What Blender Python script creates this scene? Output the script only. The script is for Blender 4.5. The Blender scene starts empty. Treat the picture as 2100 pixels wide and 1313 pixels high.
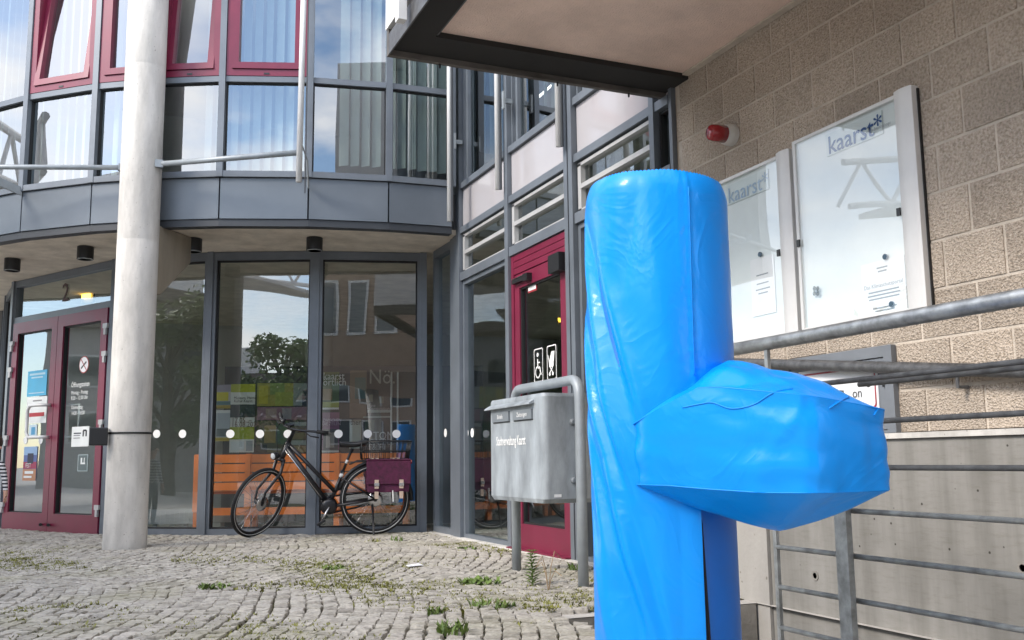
import bpy, bmesh, math, random
from mathutils import Vector, Matrix, noise
random.seed(7)
R=math.radians
SC=bpy.context.scene
COL=SC.collection
# ---------------------------------------------------------------- camera, world, sun, exposure
PITCH=R(8.15); ROLL=.0117; YAW=R(23.2); FPX=2000.; CAMZ=.75
FW=Vector((math.sin(YAW)*math.cos(PITCH),math.cos(YAW)*math.cos(PITCH),math.sin(PITCH)))
_r0=Vector((math.cos(YAW),-math.sin(YAW),0)); _u0=_r0.cross(FW)
RT=_r0*math.cos(ROLL)-_u0*math.sin(ROLL); UP=_r0*math.sin(ROLL)+_u0*math.cos(ROLL)
CAM=Vector((0,0,CAMZ))
cd=bpy.data.cameras.new('camera'); cam=bpy.data.objects.new('camera',cd); COL.objects.link(cam)
cd.sensor_width=36; cd.lens=FPX/2100*36; cd.clip_end=2000; cd.clip_start=.05
m=Matrix((RT,UP,-FW)).transposed().to_4x4(); m.translation=CAM; cam.matrix_world=m
SC.camera=cam
SUN_EL,SUN_AZ=R(37),R(258)          # azimuth clockwise from +y
W=bpy.data.worlds.new('World'); SC.world=W; W.use_nodes=True
nt=W.node_tree; nt.nodes.clear()
def N(nt,t,**k):
    n=nt.nodes.new(t)
    for a,b in k.items():
        setattr(n,a,b)
    return n
wo=N(nt,'ShaderNodeOutputWorld'); bg=N(nt,'ShaderNodeBackground'); bg.inputs[1].default_value=.15
sky=N(nt,'ShaderNodeTexSky',sky_type='NISHITA',sun_disc=False,sun_elevation=SUN_EL,sun_rotation=SUN_AZ)
sky.air_density=1.0; sky.dust_density=.6; sky.ozone_density=1.5
tc=N(nt,'ShaderNodeTexCoord'); mp=N(nt,'ShaderNodeMapping'); mp.inputs['Scale'].default_value=(1,1,2.2); mp.inputs['Location'].default_value=(3.1,1.7,.4)
cl=N(nt,'ShaderNodeTexNoise'); cl.inputs['Scale'].default_value=2.6; cl.inputs['Detail'].default_value=7; cl.inputs['Roughness'].default_value=.55
cr=N(nt,'ShaderNodeValToRGB'); cr.color_ramp.elements[0].position=.43; cr.color_ramp.elements[1].position=.62
cr.color_ramp.elements[1].color=(.93,.93,.93,1)
cc=N(nt,'ShaderNodeTexNoise'); cc.inputs['Scale'].default_value=5; cc.inputs['Detail'].default_value=5
cm=N(nt,'ShaderNodeMix',data_type='RGBA'); cm.inputs[6].default_value=(7.9,7.5,7.1,1); cm.inputs[7].default_value=(10.4,9.8,9.2,1)
mx=N(nt,'ShaderNodeMix',data_type='RGBA')
L=nt.links.new
L(tc.outputs['Generated'],mp.inputs[0]); L(mp.outputs[0],cl.inputs[0]); L(mp.outputs[0],cc.inputs[0])
L(cl.outputs[0],cr.inputs[0]); L(cr.outputs[0],mx.inputs[0]); L(cc.outputs[0],cm.inputs[0])
L(sky.outputs[0],mx.inputs[6]); L(cm.outputs[2],mx.inputs[7]); L(mx.outputs[2],bg.inputs[0]); L(bg.outputs[0],wo.inputs[0])
sl=bpy.data.lights.new('sun','SUN'); sl.energy=1.2; sl.angle=R(14); sl.color=(1,.92,.82)
sun=bpy.data.objects.new('sun',sl); COL.objects.link(sun)
sd=Vector((math.sin(SUN_AZ)*math.cos(SUN_EL),math.cos(SUN_AZ)*math.cos(SUN_EL),math.sin(SUN_EL)))
sun.rotation_euler=sd.to_track_quat('Z','Y').to_euler(); sun.location=(-8,-6,14)
SC.view_settings.view_transform='Standard'; SC.view_settings.look='None'; SC.view_settings.gamma=1
SC.view_settings.exposure=1.55
try:
    SC.cycles.max_bounces=10; SC.cycles.transparent_max_bounces=16; SC.cycles.glossy_bounces=5; SC.cycles.sample_clamp_indirect=6
except Exception: pass

# ---------------------------------------------------------------- pixel -> place helpers
def ray(x,y): return FW+RT*((x-1050)/FPX)+UP*((656.5-y)/FPX)
def onz(x,y,z=0):
    d=ray(x,y); return CAM+d*((z-CAM.z)/d.z)
def onx(X,x,y):
    d=ray(x,y); return CAM+d*(X/d.x)
class Facet:
    """vertical plane from plan point P to Q; outward normal is to the right of P->Q turned toward the viewer"""
    def __init__(s,P,Q):
        s.P=Vector((P[0],P[1],0)); s.Q=Vector((Q[0],Q[1],0)); s.L=(s.Q-s.P).length
        s.t=(s.Q-s.P).normalized(); s.n=Vector((s.t.y,-s.t.x,0))
    def pt(s,a,z,o=0): return s.P+s.t*a+s.n*o+Vector((0,0,z))
    def px(s,x,y,o=0):
        d=ray(x,y); k=((s.P+s.n*o-CAM).dot(s.n))/d.dot(s.n); p=CAM+d*k
        return (p-s.P).dot(s.t),p.z
# ---------------------------------------------------------------- object helpers
def tag(o,label=None,cat=None,group=None,kind=None):
    if label: o['label']=label
    if cat: o['category']=cat
    if group: o['group']=group
    if kind: o['kind']=kind
    return o
def thing(name,label,cat,loc=(0,0,0),group=None,rot=None):
    o=bpy.data.objects.new(name,None); COL.objects.link(o); o.location=loc; o.empty_display_size=.1
    if rot: o.rotation_euler=rot
    return tag(o,label,cat,group)
def rootloc(p):
    v=Vector((0,0,0))
    while p is not None:
        v+=Vector(p.location); p=p.parent
    return v
def obj(name,me,mat,parent=None,smooth=False,local=False):
    if isinstance(me,bmesh.types.BMesh):
        bm=me; me=bpy.data.meshes.new(name)
        if parent is not None and not local:
            bmesh.ops.translate(bm,verts=bm.verts,vec=-rootloc(parent))
        bm.normal_update(); bm.to_mesh(me); bm.free()
    elif parent is not None and not local:
        me.transform(Matrix.Translation(-rootloc(parent)))
    o=bpy.data.objects.new(name,me); COL.objects.link(o)
    if mat is not None and not me.materials: me.materials.append(mat)
    if parent is not None: o.parent=parent
    if smooth: me.polygons.foreach_set('use_smooth',[True]*len(me.polygons))
    return o
def B(): return bmesh.new()
def hexa(bm,c):
    v=[bm.verts.new(p) for p in c]
    for f in ((0,3,2,1),(4,5,6,7),(0,1,5,4),(1,2,6,5),(2,3,7,6),(3,0,4,7)): bm.faces.new([v[i] for i in f])
    return v
def box(bm,x0,x1,y0,y1,z0,z1):
    return hexa(bm,[(x0,y0,z0),(x1,y0,z0),(x1,y1,z0),(x0,y1,z0),(x0,y0,z1),(x1,y0,z1),(x1,y1,z1),(x0,y1,z1)])
def fbox(bm,F,a0,a1,z0,z1,o0,o1):
    return hexa(bm,[F.pt(a0,z0,o1),F.pt(a1,z0,o1),F.pt(a1,z0,o0),F.pt(a0,z0,o0),F.pt(a0,z1,o1),F.pt(a1,z1,o1),F.pt(a1,z1,o0),F.pt(a0,z1,o0)])
def bev(bm,w,seg=1,ang=.6):
    es=[e for e in bm.edges if len(e.link_faces)==2 and e.calc_face_angle(0)>ang]
    bmesh.ops.bevel(bm,geom=es,offset=w,segments=seg,profile=.7,affect='EDGES',clamp_overlap=True)
    return bm
def fb(F,a0,a1,z0,z1,o0,o1,bw=0):
    bm=B(); fbox(bm,F,a0,a1,z0,z1,o0,o1)
    if bw: bev(bm,bw)
    return bm
def fframe(bm,F,a0,a1,z0,z1,w,o0,o1,wb=None,wt=None):
    wb=w if wb is None else wb; wt=w if wt is None else wt
    fbox(bm,F,a0,a0+w,z0,z1,o0,o1); fbox(bm,F,a1-w,a1,z0,z1,o0,o1)
    fbox(bm,F,a0+w,a1-w,z0,z0+wb,o0,o1); fbox(bm,F,a0+w,a1-w,z1-wt,z1,o0,o1)
def quad(bm,a,b,c,d): bm.faces.new([bm.verts.new(p) for p in (a,b,c,d)])
def fquad(F,a0,a1,z0,z1,o):
    bm=B(); quad(bm,F.pt(a0,z0,o),F.pt(a1,z0,o),F.pt(a1,z1,o),F.pt(a0,z1,o)); return bm
def tube(bm,pts,r,n=10,cap=True,closed=False):
    pts=[Vector(p) for p in pts]; m=len(pts); rr=r if isinstance(r,(list,tuple)) else [r]*m
    rings=[]; up=None
    for i,p in enumerate(pts):
        if closed: d=(pts[(i+1)%m]-pts[i-1])
        else: d=(pts[min(i+1,m-1)]-pts[max(i-1,0)])
        d.normalize()
        if up is None:
            up=Vector((0,0,1)) if abs(d.z)<.9 else Vector((1,0,0))
        s=d.cross(up); s.normalize(); up=s.cross(d); up.normalize()
        rings.append([bm.verts.new(p+(s*math.cos(2*math.pi*k/n)+up*math.sin(2*math.pi*k/n))*rr[i]) for k in range(n)])
    for i in range(m if closed else m-1):
        a,b=rings[i],rings[(i+1)%m]
        for k in range(n): bm.faces.new((a[k],a[(k+1)%n],b[(k+1)%n],b[k]))
    if cap and not closed:
        bm.faces.new(rings[0][::-1]); bm.faces.new(rings[-1])
    return bm
def T(pts,r,n=10,**k): return tube(B(),pts,r,n,**k)
def lathe(bm,prof,c,n=32,axis='Z'):
    rings=[]
    for r,h in prof:
        ring=[]
        for k in range(n):
            a=2*math.pi*k/n; x,y=r*math.cos(a),r*math.sin(a)
            p=(x,y,h) if axis=='Z' else ((h,x,y) if axis=='X' else (x,h,y))
            ring.append(bm.verts.new(Vector(c)+Vector(p)))
        rings.append(ring)
    for a,b in zip(rings,rings[1:]):
        for k in range(n): bm.faces.new((a[k],a[(k+1)%n],b[(k+1)%n],b[k]))
    if prof[0][0]>1e-4: bm.faces.new(rings[0][::-1])
    if prof[-1][0]>1e-4: bm.faces.new(rings[-1])
    bmesh.ops.recalc_face_normals(bm,faces=bm.faces)
    return bm
def disc(bm,c,t,u,r,n=24):
    bm.faces.new([bm.verts.new(Vector(c)+t*(r*math.cos(2*math.pi*k/n))+u*(r*math.sin(2*math.pi*k/n))) for k in range(n)])
    return bm
def text(s,size,o,t,u,align='CENTER',bold=0,sx=1.0,extr=0):
    c=bpy.data.curves.new('lettering','FONT'); c.body=s; c.size=size; c.align_x=align; c.align_y='CENTER'; c.resolution_u=2; c.extrude=extr; c.offset=size*bold
    ob=bpy.data.objects.new('lettering',c); COL.objects.link(ob)
    dg=bpy.context.evaluated_depsgraph_get(); me=bpy.data.meshes.new_from_object(ob.evaluated_get(dg))
    bpy.data.objects.remove(ob); bpy.data.curves.remove(c)
    t=Vector(t).normalized(); u=Vector(u).normalized(); n=t.cross(u)
    M=Matrix((t*sx,u,n)).transposed().to_4x4(); M.translation=Vector(o); me.transform(M)
    return me
def catmull(P,n,closed=True):
    out=[]; m=len(P)
    for i in range(m if closed else m-1):
        p0,p1,p2,p3=[Vector(P[(i+k)%m]) if closed else Vector(P[max(0,min(m-1,i+k))]) for k in (-1,0,1,2)]
        for j in range(n):
            t=j/n
            out.append(.5*((2*p1)+(p2-p0)*t+(2*p0-5*p1+4*p2-p3)*t*t+(3*p1-p0-3*p2+p3)*t**3))
    if not closed: out.append(Vector(P[-1]))
    return out
# ---------------------------------------------------------------- materials
def mat(name,col,rough=.5,metal=0,var=0,vs=6,bump=0,bs=60,spec=.5,coat=0,col2=None,streak=False,detail=4,pores=0,emit=None):
    M=bpy.data.materials.new(name); M.use_nodes=True; nt=M.node_tree; L=nt.links.new
    bs_=nt.nodes['Principled BSDF']; bs_.inputs['Base Color'].default_value=(*col,1); bs_.inputs['Roughness'].default_value=rough
    bs_.inputs['Metallic'].default_value=metal; bs_.inputs['Specular IOR Level'].default_value=spec; bs_.inputs['Coat Weight'].default_value=coat
    tc=N(nt,'ShaderNodeTexCoord'); src=tc.outputs['Object']
    if streak:
        mp=N(nt,'ShaderNodeMapping'); mp.inputs['Scale'].default_value=streak if isinstance(streak,tuple) else (1,1,.12); L(src,mp.inputs[0]); vsrc=mp.outputs[0]
    else: vsrc=src
    if var or col2:
        n=N(nt,'ShaderNodeTexNoise'); n.inputs['Scale'].default_value=vs; n.inputs['Detail'].default_value=detail; n.inputs['Roughness'].default_value=.62
        L(vsrc,n.inputs[0])
        rp=N(nt,'ShaderNodeValToRGB'); rp.color_ramp.elements[0].position=.32; rp.color_ramp.elements[1].position=.68
        a=tuple(max(0,c*(1-var)) for c in col); b=col2 if col2 else tuple(min(1,c*(1+var)) for c in col)
        rp.color_ramp.elements[0].color=(*a,1); rp.color_ramp.elements[1].color=(*b,1)
        L(n.outputs[0],rp.inputs[0]); out=rp.outputs[0]
        if pores:
            v=N(nt,'ShaderNodeTexNoise'); v.inputs['Scale'].default_value=pores; v.inputs['Detail'].default_value=1; L(src,v.inputs[0])
            r2=N(nt,'ShaderNodeValToRGB'); r2.color_ramp.elements[0].position=.22; r2.color_ramp.elements[1].position=.27
            r2.color_ramp.elements[0].color=(.5,.48,.45,1); r2.color_ramp.elements[1].color=(1,1,1,1); L(v.outputs[0],r2.inputs[0])
            mm=N(nt,'ShaderNodeMix',data_type='RGBA',blend_type='MULTIPLY'); mm.inputs[0].default_value=1; L(out,mm.inputs[6]); L(r2.outputs[0],mm.inputs[7]); out=mm.outputs[2]
        L(out,bs_.inputs['Base Color'])
        rr=N(nt,'ShaderNodeMapRange'); rr.inputs[3].default_value=max(.02,rough-.1); rr.inputs[4].default_value=min(1,rough+.12); L(n.outputs[0],rr.inputs[0]); L(rr.outputs[0],bs_.inputs['Roughness'])
    if bump:
        n2=N(nt,'ShaderNodeTexNoise'); n2.inputs['Scale'].default_value=bs; n2.inputs['Detail'].default_value=3; L(src,n2.inputs[0])
        bp=N(nt,'ShaderNodeBump'); bp.inputs['Strength'].default_value=bump; bp.inputs['Distance'].default_value=.01; L(n2.outputs[0],bp.inputs['Height']); L(bp.outputs[0],bs_.inputs['Normal'])
    if emit: bs_.inputs['Emission Color'].default_value=(*emit[:3],1); bs_.inputs['Emission Strength'].default_value=emit[3]
    return M
def glassmat(name,f0,tint,wob=.02,ws=1.4):
    M=bpy.data.materials.new(name); M.use_nodes=True; nt=M.node_tree; nt.nodes.clear(); L=nt.links.new
    o=N(nt,'ShaderNodeOutputMaterial'); mxs=N(nt,'ShaderNodeMixShader'); tr=N(nt,'ShaderNodeBsdfTransparent'); gl=N(nt,'ShaderNodeBsdfGlossy')
    tr.inputs[0].default_value=(*tint,1); gl.inputs['Roughness'].default_value=0; gl.inputs[0].default_value=(.95,.98,1,1)
    lw=N(nt,'ShaderNodeLayerWeight'); lw.inputs[0].default_value=.5
    pw=N(nt,'ShaderNodeMath',operation='POWER'); pw.inputs[1].default_value=4.0
    mr=N(nt,'ShaderNodeMapRange'); mr.inputs[3].default_value=f0; mr.inputs[4].default_value=1
    tc=N(nt,'ShaderNodeTexCoord'); n=N(nt,'ShaderNodeTexNoise'); n.inputs['Scale'].default_value=ws; n.inputs['Detail'].default_value=1
    bp=N(nt,'ShaderNodeBump'); bp.inputs['Strength'].default_value=1; bp.inputs['Distance'].default_value=wob
    L(tc.outputs['Object'],n.inputs[0]); L(n.outputs[0],bp.inputs['Height']); L(bp.outputs[0],gl.inputs['Normal'])
    L(lw.outputs['Facing'],pw.inputs[0]); L(pw.outputs[0],mr.inputs[0]); L(mr.outputs[0],mxs.inputs[0]); L(tr.outputs[0],mxs.inputs[1]); L(gl.outputs[0],mxs.inputs[2]); L(mxs.outputs[0],o.inputs[0])
    return M
M={}
M['frame']=mat('grey aluminium',(.14,.16,.185),.42,.15,var=.12,vs=3)
M['panel']=mat('grey spandrel sheet',(.135,.157,.182),.36,.2,var=.10,vs=1.3,bump=.05,bs=4)
M['dark']=mat('dark grey aluminium',(.035,.04,.047),.5)
M['maroon']=mat('maroon painted aluminium',(.165,.012,.04),.38,var=.1,vs=4)
M['whiteframe']=mat('pale vent frame',(.43,.43,.425),.4,.1,var=.08)
M['whitepanel']=mat('white enamelled panel',(.43,.41,.42),.1,coat=.6,var=.04,vs=1)
M['glass_up']=glassmat('upper window glass',.24,(.62,.68,.67),.003,1.0)
M['glass_lo']=glassmat('shop window glass',.19,(.86,.93,.91),.004,.9)
M['glass_side']=glassmat('side window glass',.20,(.70,.80,.78),.004,.9)
M['glass_case']=glassmat('display case glass',.085,(.97,.985,.98),.0015,1.5)
M['soffit']=mat('textured soffit render',(.62,.56,.47),.95,var=.16,vs=5,bump=.7,bs=140)
M['pinksoffit']=mat('pinkish soffit render',(.78,.60,.51),.95,var=.12,vs=3,bump=.9,bs=110,detail=8)
M['concrete']=mat('weathered concrete',(.235,.222,.198),.88,var=.36,vs=3.2,bump=.35,bs=40,streak=(1,.25,1.6),detail=9,pores=60)
def boardconcrete(name,a,c):
    Mt=bpy.data.materials.new(name); Mt.use_nodes=True; nt=Mt.node_tree; L=nt.links.new; b=nt.nodes['Principled BSDF']; b.inputs['Roughness'].default_value=.9
    tc=N(nt,'ShaderNodeTexCoord')
    def nz(sc,scale,det=5,rough=.6):
        mp=N(nt,'ShaderNodeMapping'); mp.inputs['Scale'].default_value=scale; L(tc.outputs['Object'],mp.inputs[0])
        n=N(nt,'ShaderNodeTexNoise'); n.inputs['Scale'].default_value=sc; n.inputs['Detail'].default_value=det; n.inputs['Roughness'].default_value=rough; L(mp.outputs[0],n.inputs[0]); return n.outputs[0]
    def ramp(src,p0,c0,p1,c1):
        r=N(nt,'ShaderNodeValToRGB'); r.color_ramp.elements[0].position=p0; r.color_ramp.elements[1].position=p1; r.color_ramp.elements[0].color=(*c0,1); r.color_ramp.elements[1].color=(*c1,1); L(src,r.inputs[0]); return r.outputs[0]
    def mul(x,y):
        m_=N(nt,'ShaderNodeMix',data_type='RGBA',blend_type='MULTIPLY'); m_.inputs[0].default_value=1; L(x,m_.inputs[6]); L(y,m_.inputs[7]); return m_.outputs[2]
    base=ramp(nz(1.6,(1,1,1),8),.3,a,.7,c)
    st=ramp(nz(4.0,(1,2.2,14),8,.75),.30,(.84,.83,.80),.5,(1,1,1)); drip=ramp(nz(2.2,(1,5,.5),5),.30,(.78,.77,.74),.6,(1.08,1.07,1.05))
    v=N(nt,'ShaderNodeTexVoronoi'); v.inputs['Scale'].default_value=11; v.inputs['Randomness'].default_value=1; L(tc.outputs['Object'],v.inputs[0])
    po=ramp(v.outputs['Distance'],.045,(.22,.2,.18),.075,(1,1,1))
    out=mul(mul(mul(base,st),drip),po); L(out,b.inputs['Base Color'])
    bp=N(nt,'ShaderNodeBump'); bp.inputs['Strength'].default_value=.5; bp.inputs['Distance'].default_value=.006; L(out,bp.inputs['Height']); L(bp.outputs[0],b.inputs['Normal']); return Mt
M['board']=boardconcrete('board marked concrete',(.18,.175,.162),(.265,.258,.243))
M['paleconcrete']=mat('pale concrete',(.53,.51,.475),.85,var=.28,vs=5,bump=.25,bs=30,streak=(1,1,.25),detail=9,pores=75)
M['bracket']=mat('stained concrete',(.27,.235,.18),.9,var=.22,vs=3,bump=.3,bs=30,streak=(1,1,.2),detail=8)
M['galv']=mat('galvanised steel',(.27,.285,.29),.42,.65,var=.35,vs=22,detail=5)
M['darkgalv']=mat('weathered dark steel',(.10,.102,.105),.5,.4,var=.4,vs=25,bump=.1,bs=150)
M['tubegrey']=mat('grey painted tube',(.28,.31,.33),.45,.2,var=.12,vs=7)
M['mailbox']=mat('scuffed grey mailbox paint',(.285,.315,.335),.5,.05,var=.42,vs=5.5,streak=(1,1,.35),bump=.12,bs=9,detail=8)
M['mailslot']=mat('grey slot flap',(.16,.18,.195),.5,var=.1)
M['white']=mat('white print',(.82,.82,.80),.5)
M['paper']=mat('white paper',(.74,.75,.76),.7,var=.04)
M['black']=mat('black plastic',(.012,.013,.015),.4)
M['blackprint']=mat('black print',(.02,.02,.022),.6)
M['rubber']=mat('black rubber',(.014,.014,.015),.7,bump=.2,bs=90)
M['bike']=mat('matt black bicycle paint',(.012,.012,.015),.38,coat=.2)
M['chrome']=mat('bare metal',(.55,.55,.56),.22,.95)
M['rim']=mat('reflective tyre stripe',(.62,.62,.60),.4)
M['orange']=mat('orange painted slats',(.86,.21,.035),.45,var=.12,vs=5)
def vinyl(name,col):
    Mt=mat(name,col,.36,var=.04,vs=2,spec=.25,coat=.16); nt=Mt.node_tree; L=nt.links.new; b=nt.nodes['Principled BSDF']
    b.inputs['Coat Roughness'].default_value=.10
    tc=N(nt,'ShaderNodeTexCoord'); mp=N(nt,'ShaderNodeMapping'); mp.inputs['Rotation'].default_value=(0,.5,.3); L(tc.outputs['Object'],mp.inputs[0])
    n=N(nt,'ShaderNodeTexNoise'); n.inputs['Scale'].default_value=5.5; n.inputs['Detail'].default_value=3; n.inputs['Distortion'].default_value=1.2; L(mp.outputs[0],n.inputs[0])
    s_=N(nt,'ShaderNodeMath',operation='SUBTRACT'); s_.inputs[1].default_value=.5; L(n.outputs[0],s_.inputs[0])
    a_=N(nt,'ShaderNodeMath',operation='ABSOLUTE'); L(s_.outputs[0],a_.inputs[0])
    r=N(nt,'ShaderNodeMapRange'); r.inputs[1].default_value=0; r.inputs[2].default_value=.10; r.inputs[3].default_value=1; r.inputs[4].default_value=0; L(a_.outputs[0],r.inputs[0])
    n2=N(nt,'ShaderNodeTexNoise'); n2.inputs['Scale'].default_value=16; n2.inputs['Detail'].default_value=2; L(tc.outputs['Object'],n2.inputs[0])
    ml=N(nt,'ShaderNodeMath',operation='MULTIPLY'); L(r.outputs[0],ml.inputs[0]); L(n2.outputs[0],ml.inputs[1])
    bp=N(nt,'ShaderNodeBump'); bp.inputs['Strength'].default_value=.22; bp.inputs['Distance'].default_value=.006; L(ml.outputs[0],bp.inputs['Height']); L(bp.outputs[0],b.inputs['Normal']); L(bp.outputs[0],b.inputs['Coat Normal'])
    return Mt
M['blue']=vinyl('blue vinyl tarpaulin',(.0,.262,.80))
M['blueseam']=mat('blue vinyl seam',(.0,.23,.74),.4,spec=.3)
M['void']=mat('black slit shade',(.006,.006,.008),.9)
M['alu']=mat('silver aluminium frame',(.66,.66,.65),.45,.1,var=.06,vs=3)
M['pinboard']=mat('white magnetic board',(.68,.72,.715),.4,var=.03)
M['bluetext']=mat('blue print',(.012,.07,.22),.5)
M['greytext']=mat('grey print',(.25,.28,.30),.6)
M['redlens']=mat('red siren lens',(.28,.006,.012),.25,coat=.5)
M['sirenbase']=mat('grey white siren base',(.55,.54,.51),.5)
M['redprint']=mat('red print',(.33,.03,.04),.5)
M['cabinet']=mat('grey painted cabinet',(.17,.185,.205),.45,.1,var=.1)
M['mortar']=mat('beige mortar',(.52,.455,.38),.95,var=.14,vs=10,bump=.4,bs=120)
M['room']=mat('interior wall paint',(.5,.5,.48),.85,var=.06)
M['roomdark']=mat('dark interior wall',(.06,.065,.07),.8)
M['roomfloor']=mat('interior floor tiles',(.34,.33,.31),.35,var=.1)
M['ceil']=mat('interior ceiling',(.42,.42,.41),.9)
M['blind']=mat('vertical blind fabric',(.46,.51,.49),.8,var=.05)
M['lamp']=mat('amber lit lamp',(.8,.5,.1),.5,emit=(1,.55,.06,4.0))
M['tube_lamp']=mat('lit fluorescent tube',(.9,.9,.85),.5,emit=(1,.97,.88,6.0))
M['skin']=mat('skin',(.52,.30,.22),.6)
M['hair']=mat('brown hair',(.05,.03,.02),.6)
M['denim']=mat('dark trousers',(.03,.035,.06),.8)
M['purple']=mat('purple pannier cloth',(.075,.008,.038),.75,var=.35,vs=30,bump=.3,bs=120)
M['leather']=mat('pale leather strap',(.55,.42,.33),.6)
M['lens']=mat('lamp lens',(.6,.62,.62),.1,coat=.5)
M['steelblack']=mat('matt black steel',(.016,.015,.014),.85,var=.3,vs=5)
M['gasket']=mat('black gasket',(.01,.01,.011),.6)

# block stone with coarse aggregate
def aggregate(name,base,dark,light,sc=85):
    Mt=bpy.data.materials.new(name); Mt.use_nodes=True; nt=Mt.node_tree; L=nt.links.new; b=nt.nodes['Principled BSDF']
    b.inputs['Roughness'].default_value=.95
    tc=N(nt,'ShaderNodeTexCoord'); oi=N(nt,'ShaderNodeObjectInfo')
    ad=N(nt,'ShaderNodeVectorMath',operation='ADD'); L(tc.outputs['Object'],ad.inputs[0]); L(oi.outputs['Location'],ad.inputs[1])
    v=N(nt,'ShaderNodeTexVoronoi'); v.inputs['Scale'].default_value=sc; L(ad.outputs[0],v.inputs[0])
    n=N(nt,'ShaderNodeTexNoise'); n.inputs['Scale'].default_value=sc*.75; n.inputs['Detail'].default_value=3; L(ad.outputs[0],n.inputs[0])
    r=N(nt,'ShaderNodeValToRGB'); e=r.color_ramp.elements; e[0].position=.30; e[0].color=(*dark,1); e[1].position=.74; e[1].color=(*light,1)
    k=e.new(.5); k.color=(*base,1); L(n.outputs[0],r.inputs[0])
    n3=N(nt,'ShaderNodeTexNoise'); n3.inputs['Scale'].default_value=1.1; n3.inputs['Detail'].default_value=4; L(ad.outputs[0],n3.inputs[0])
    r3=N(nt,'ShaderNodeMapRange'); r3.inputs[1].default_value=.3; r3.inputs[2].default_value=.7; r3.inputs[3].default_value=.76; r3.inputs[4].default_value=1.18; L(n3.outputs[0],r3.inputs[0])
    r4=N(nt,'ShaderNodeMapRange'); r4.inputs[3].default_value=.82; r4.inputs[4].default_value=1.12; L(oi.outputs['Random'],r4.inputs[0])
    mu=N(nt,'ShaderNodeMath',operation='MULTIPLY'); L(r3.outputs[0],mu.inputs[0]); L(r4.outputs[0],mu.inputs[1])
    hs=N(nt,'ShaderNodeHueSaturation'); L(r.outputs[0],hs.inputs['Color']); L(mu.outputs[0],hs.inputs['Value']); L(hs.outputs[0],b.inputs['Base Color'])
    bp=N(nt,'ShaderNodeBump'); bp.inputs['Strength'].default_value=.9; bp.inputs['Distance'].default_value=.008
    mm=N(nt,'ShaderNodeMath',operation='ADD'); L(v.outputs[0],mm.inputs[0]); L(n.outputs[0],mm.inputs[1]); L(mm.outputs[0],bp.inputs['Height']); L(bp.outputs[0],b.inputs['Normal'])
    return Mt
M['block']=aggregate('beige split block',(.43,.36,.29),(.29,.24,.185),(.53,.455,.375),110)
def cobblemat():
    Mt=bpy.data.materials.new('granite cobble'); Mt.use_nodes=True; nt=Mt.node_tree; L=nt.links.new; b=nt.nodes['Principled BSDF']
    b.inputs['Roughness'].default_value=.8
    g=N(nt,'ShaderNodeNewGeometry'); tc=N(nt,'ShaderNodeTexCoord'); oi=N(nt,'ShaderNodeObjectInfo')
    sm=N(nt,'ShaderNodeMath',operation='ADD'); L(g.outputs['Random Per Island'],sm.inputs[0]); L(oi.outputs['Random'],sm.inputs[1])
    fr=N(nt,'ShaderNodeMath',operation='FRACT'); L(sm.outputs[0],fr.inputs[0])
    r=N(nt,'ShaderNodeValToRGB'); e=r.color_ramp.elements; e[0].color=(.27,.25,.22,1); e[1].color=(.45,.42,.37,1)
    k=e.new(.35); k.color=(.37,.345,.30,1); k=e.new(.75); k.color=(.41,.385,.34,1); k=e.new(.9); k.color=(.36,.335,.30,1); L(fr.outputs[0],r.inputs[0])
    n=N(nt,'ShaderNodeTexNoise'); n.inputs['Scale'].default_value=55; n.inputs['Detail'].default_value=5; L(g.outputs['Position'],n.inputs[0])
    mr=N(nt,'ShaderNodeMapRange'); mr.inputs[1].default_value=.3; mr.inputs[2].default_value=.7; mr.inputs[3].default_value=.72; mr.inputs[4].default_value=1.22; L(n.outputs[0],mr.inputs[0])
    hs=N(nt,'ShaderNodeHueSaturation'); L(r.outputs[0],hs.inputs['Color']); L(mr.outputs[0],hs.inputs['Value'])
    # moss film in patches
    n2=N(nt,'ShaderNodeTexNoise'); n2.inputs['Scale'].default_value=1.3; n2.inputs['Detail'].default_value=6; L(g.outputs['Position'],n2.inputs[0])
    r2=N(nt,'ShaderNodeMapRange'); r2.inputs[1].default_value=.5; r2.inputs[2].default_value=.78; r2.inputs[4].default_value=.5; L(n2.outputs[0],r2.inputs[0])
    mx=N(nt,'ShaderNodeMix',data_type='RGBA'); mx.inputs[7].default_value=(.20,.195,.075,1); L(r2.outputs[0],mx.inputs[0]); L(hs.outputs[0],mx.inputs[6]); L(mx.outputs[2],b.inputs['Base Color'])
    bp=N(nt,'ShaderNodeBump'); bp.inputs['Strength'].default_value=.55; bp.inputs['Distance'].default_value=.008; L(n.outputs[0],bp.inputs['Height']); L(bp.outputs[0],b.inputs['Normal'])
    return Mt
M['cobble']=cobblemat()
M['bed']=mat('mossy joint soil',(.03,.024,.016),.95,vs=2.2,col2=(.13,.125,.022),var=.3,bump=.5,bs=60,detail=8)
M['paving']=mat('grey plaza paving',(.44,.42,.39),.9,var=.12,vs=2)
def leafmat(name,a,b_):
    Mt=mat(name,a,.6,col2=b_,vs=12,var=.3); return Mt
M['weed']=leafmat('weed green',(.09,.15,.022),(.16,.24,.045))
M['moss']=leafmat('moss green',(.12,.125,.016),(.22,.22,.03))
M['leaf']=leafmat('tree leaf',(.055,.105,.016),(.11,.16,.03))
M['bark']=mat('bark',(.09,.07,.05),.9,var=.3,vs=10,bump=.5,bs=20)
M['drystem']=mat('dry stem',(.28,.2,.12),.8)
M['facade_white']=mat('white render',(.66,.65,.64),.8,var=.05)
M['facade_grey']=mat('grey render',(.30,.29,.28),.8,var=.08)
M['facade_brick']=mat('brown brick render',(.22,.16,.12),.85,var=.12)
M['rooftile']=mat('roof covering',(.12,.10,.09),.8)
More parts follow.
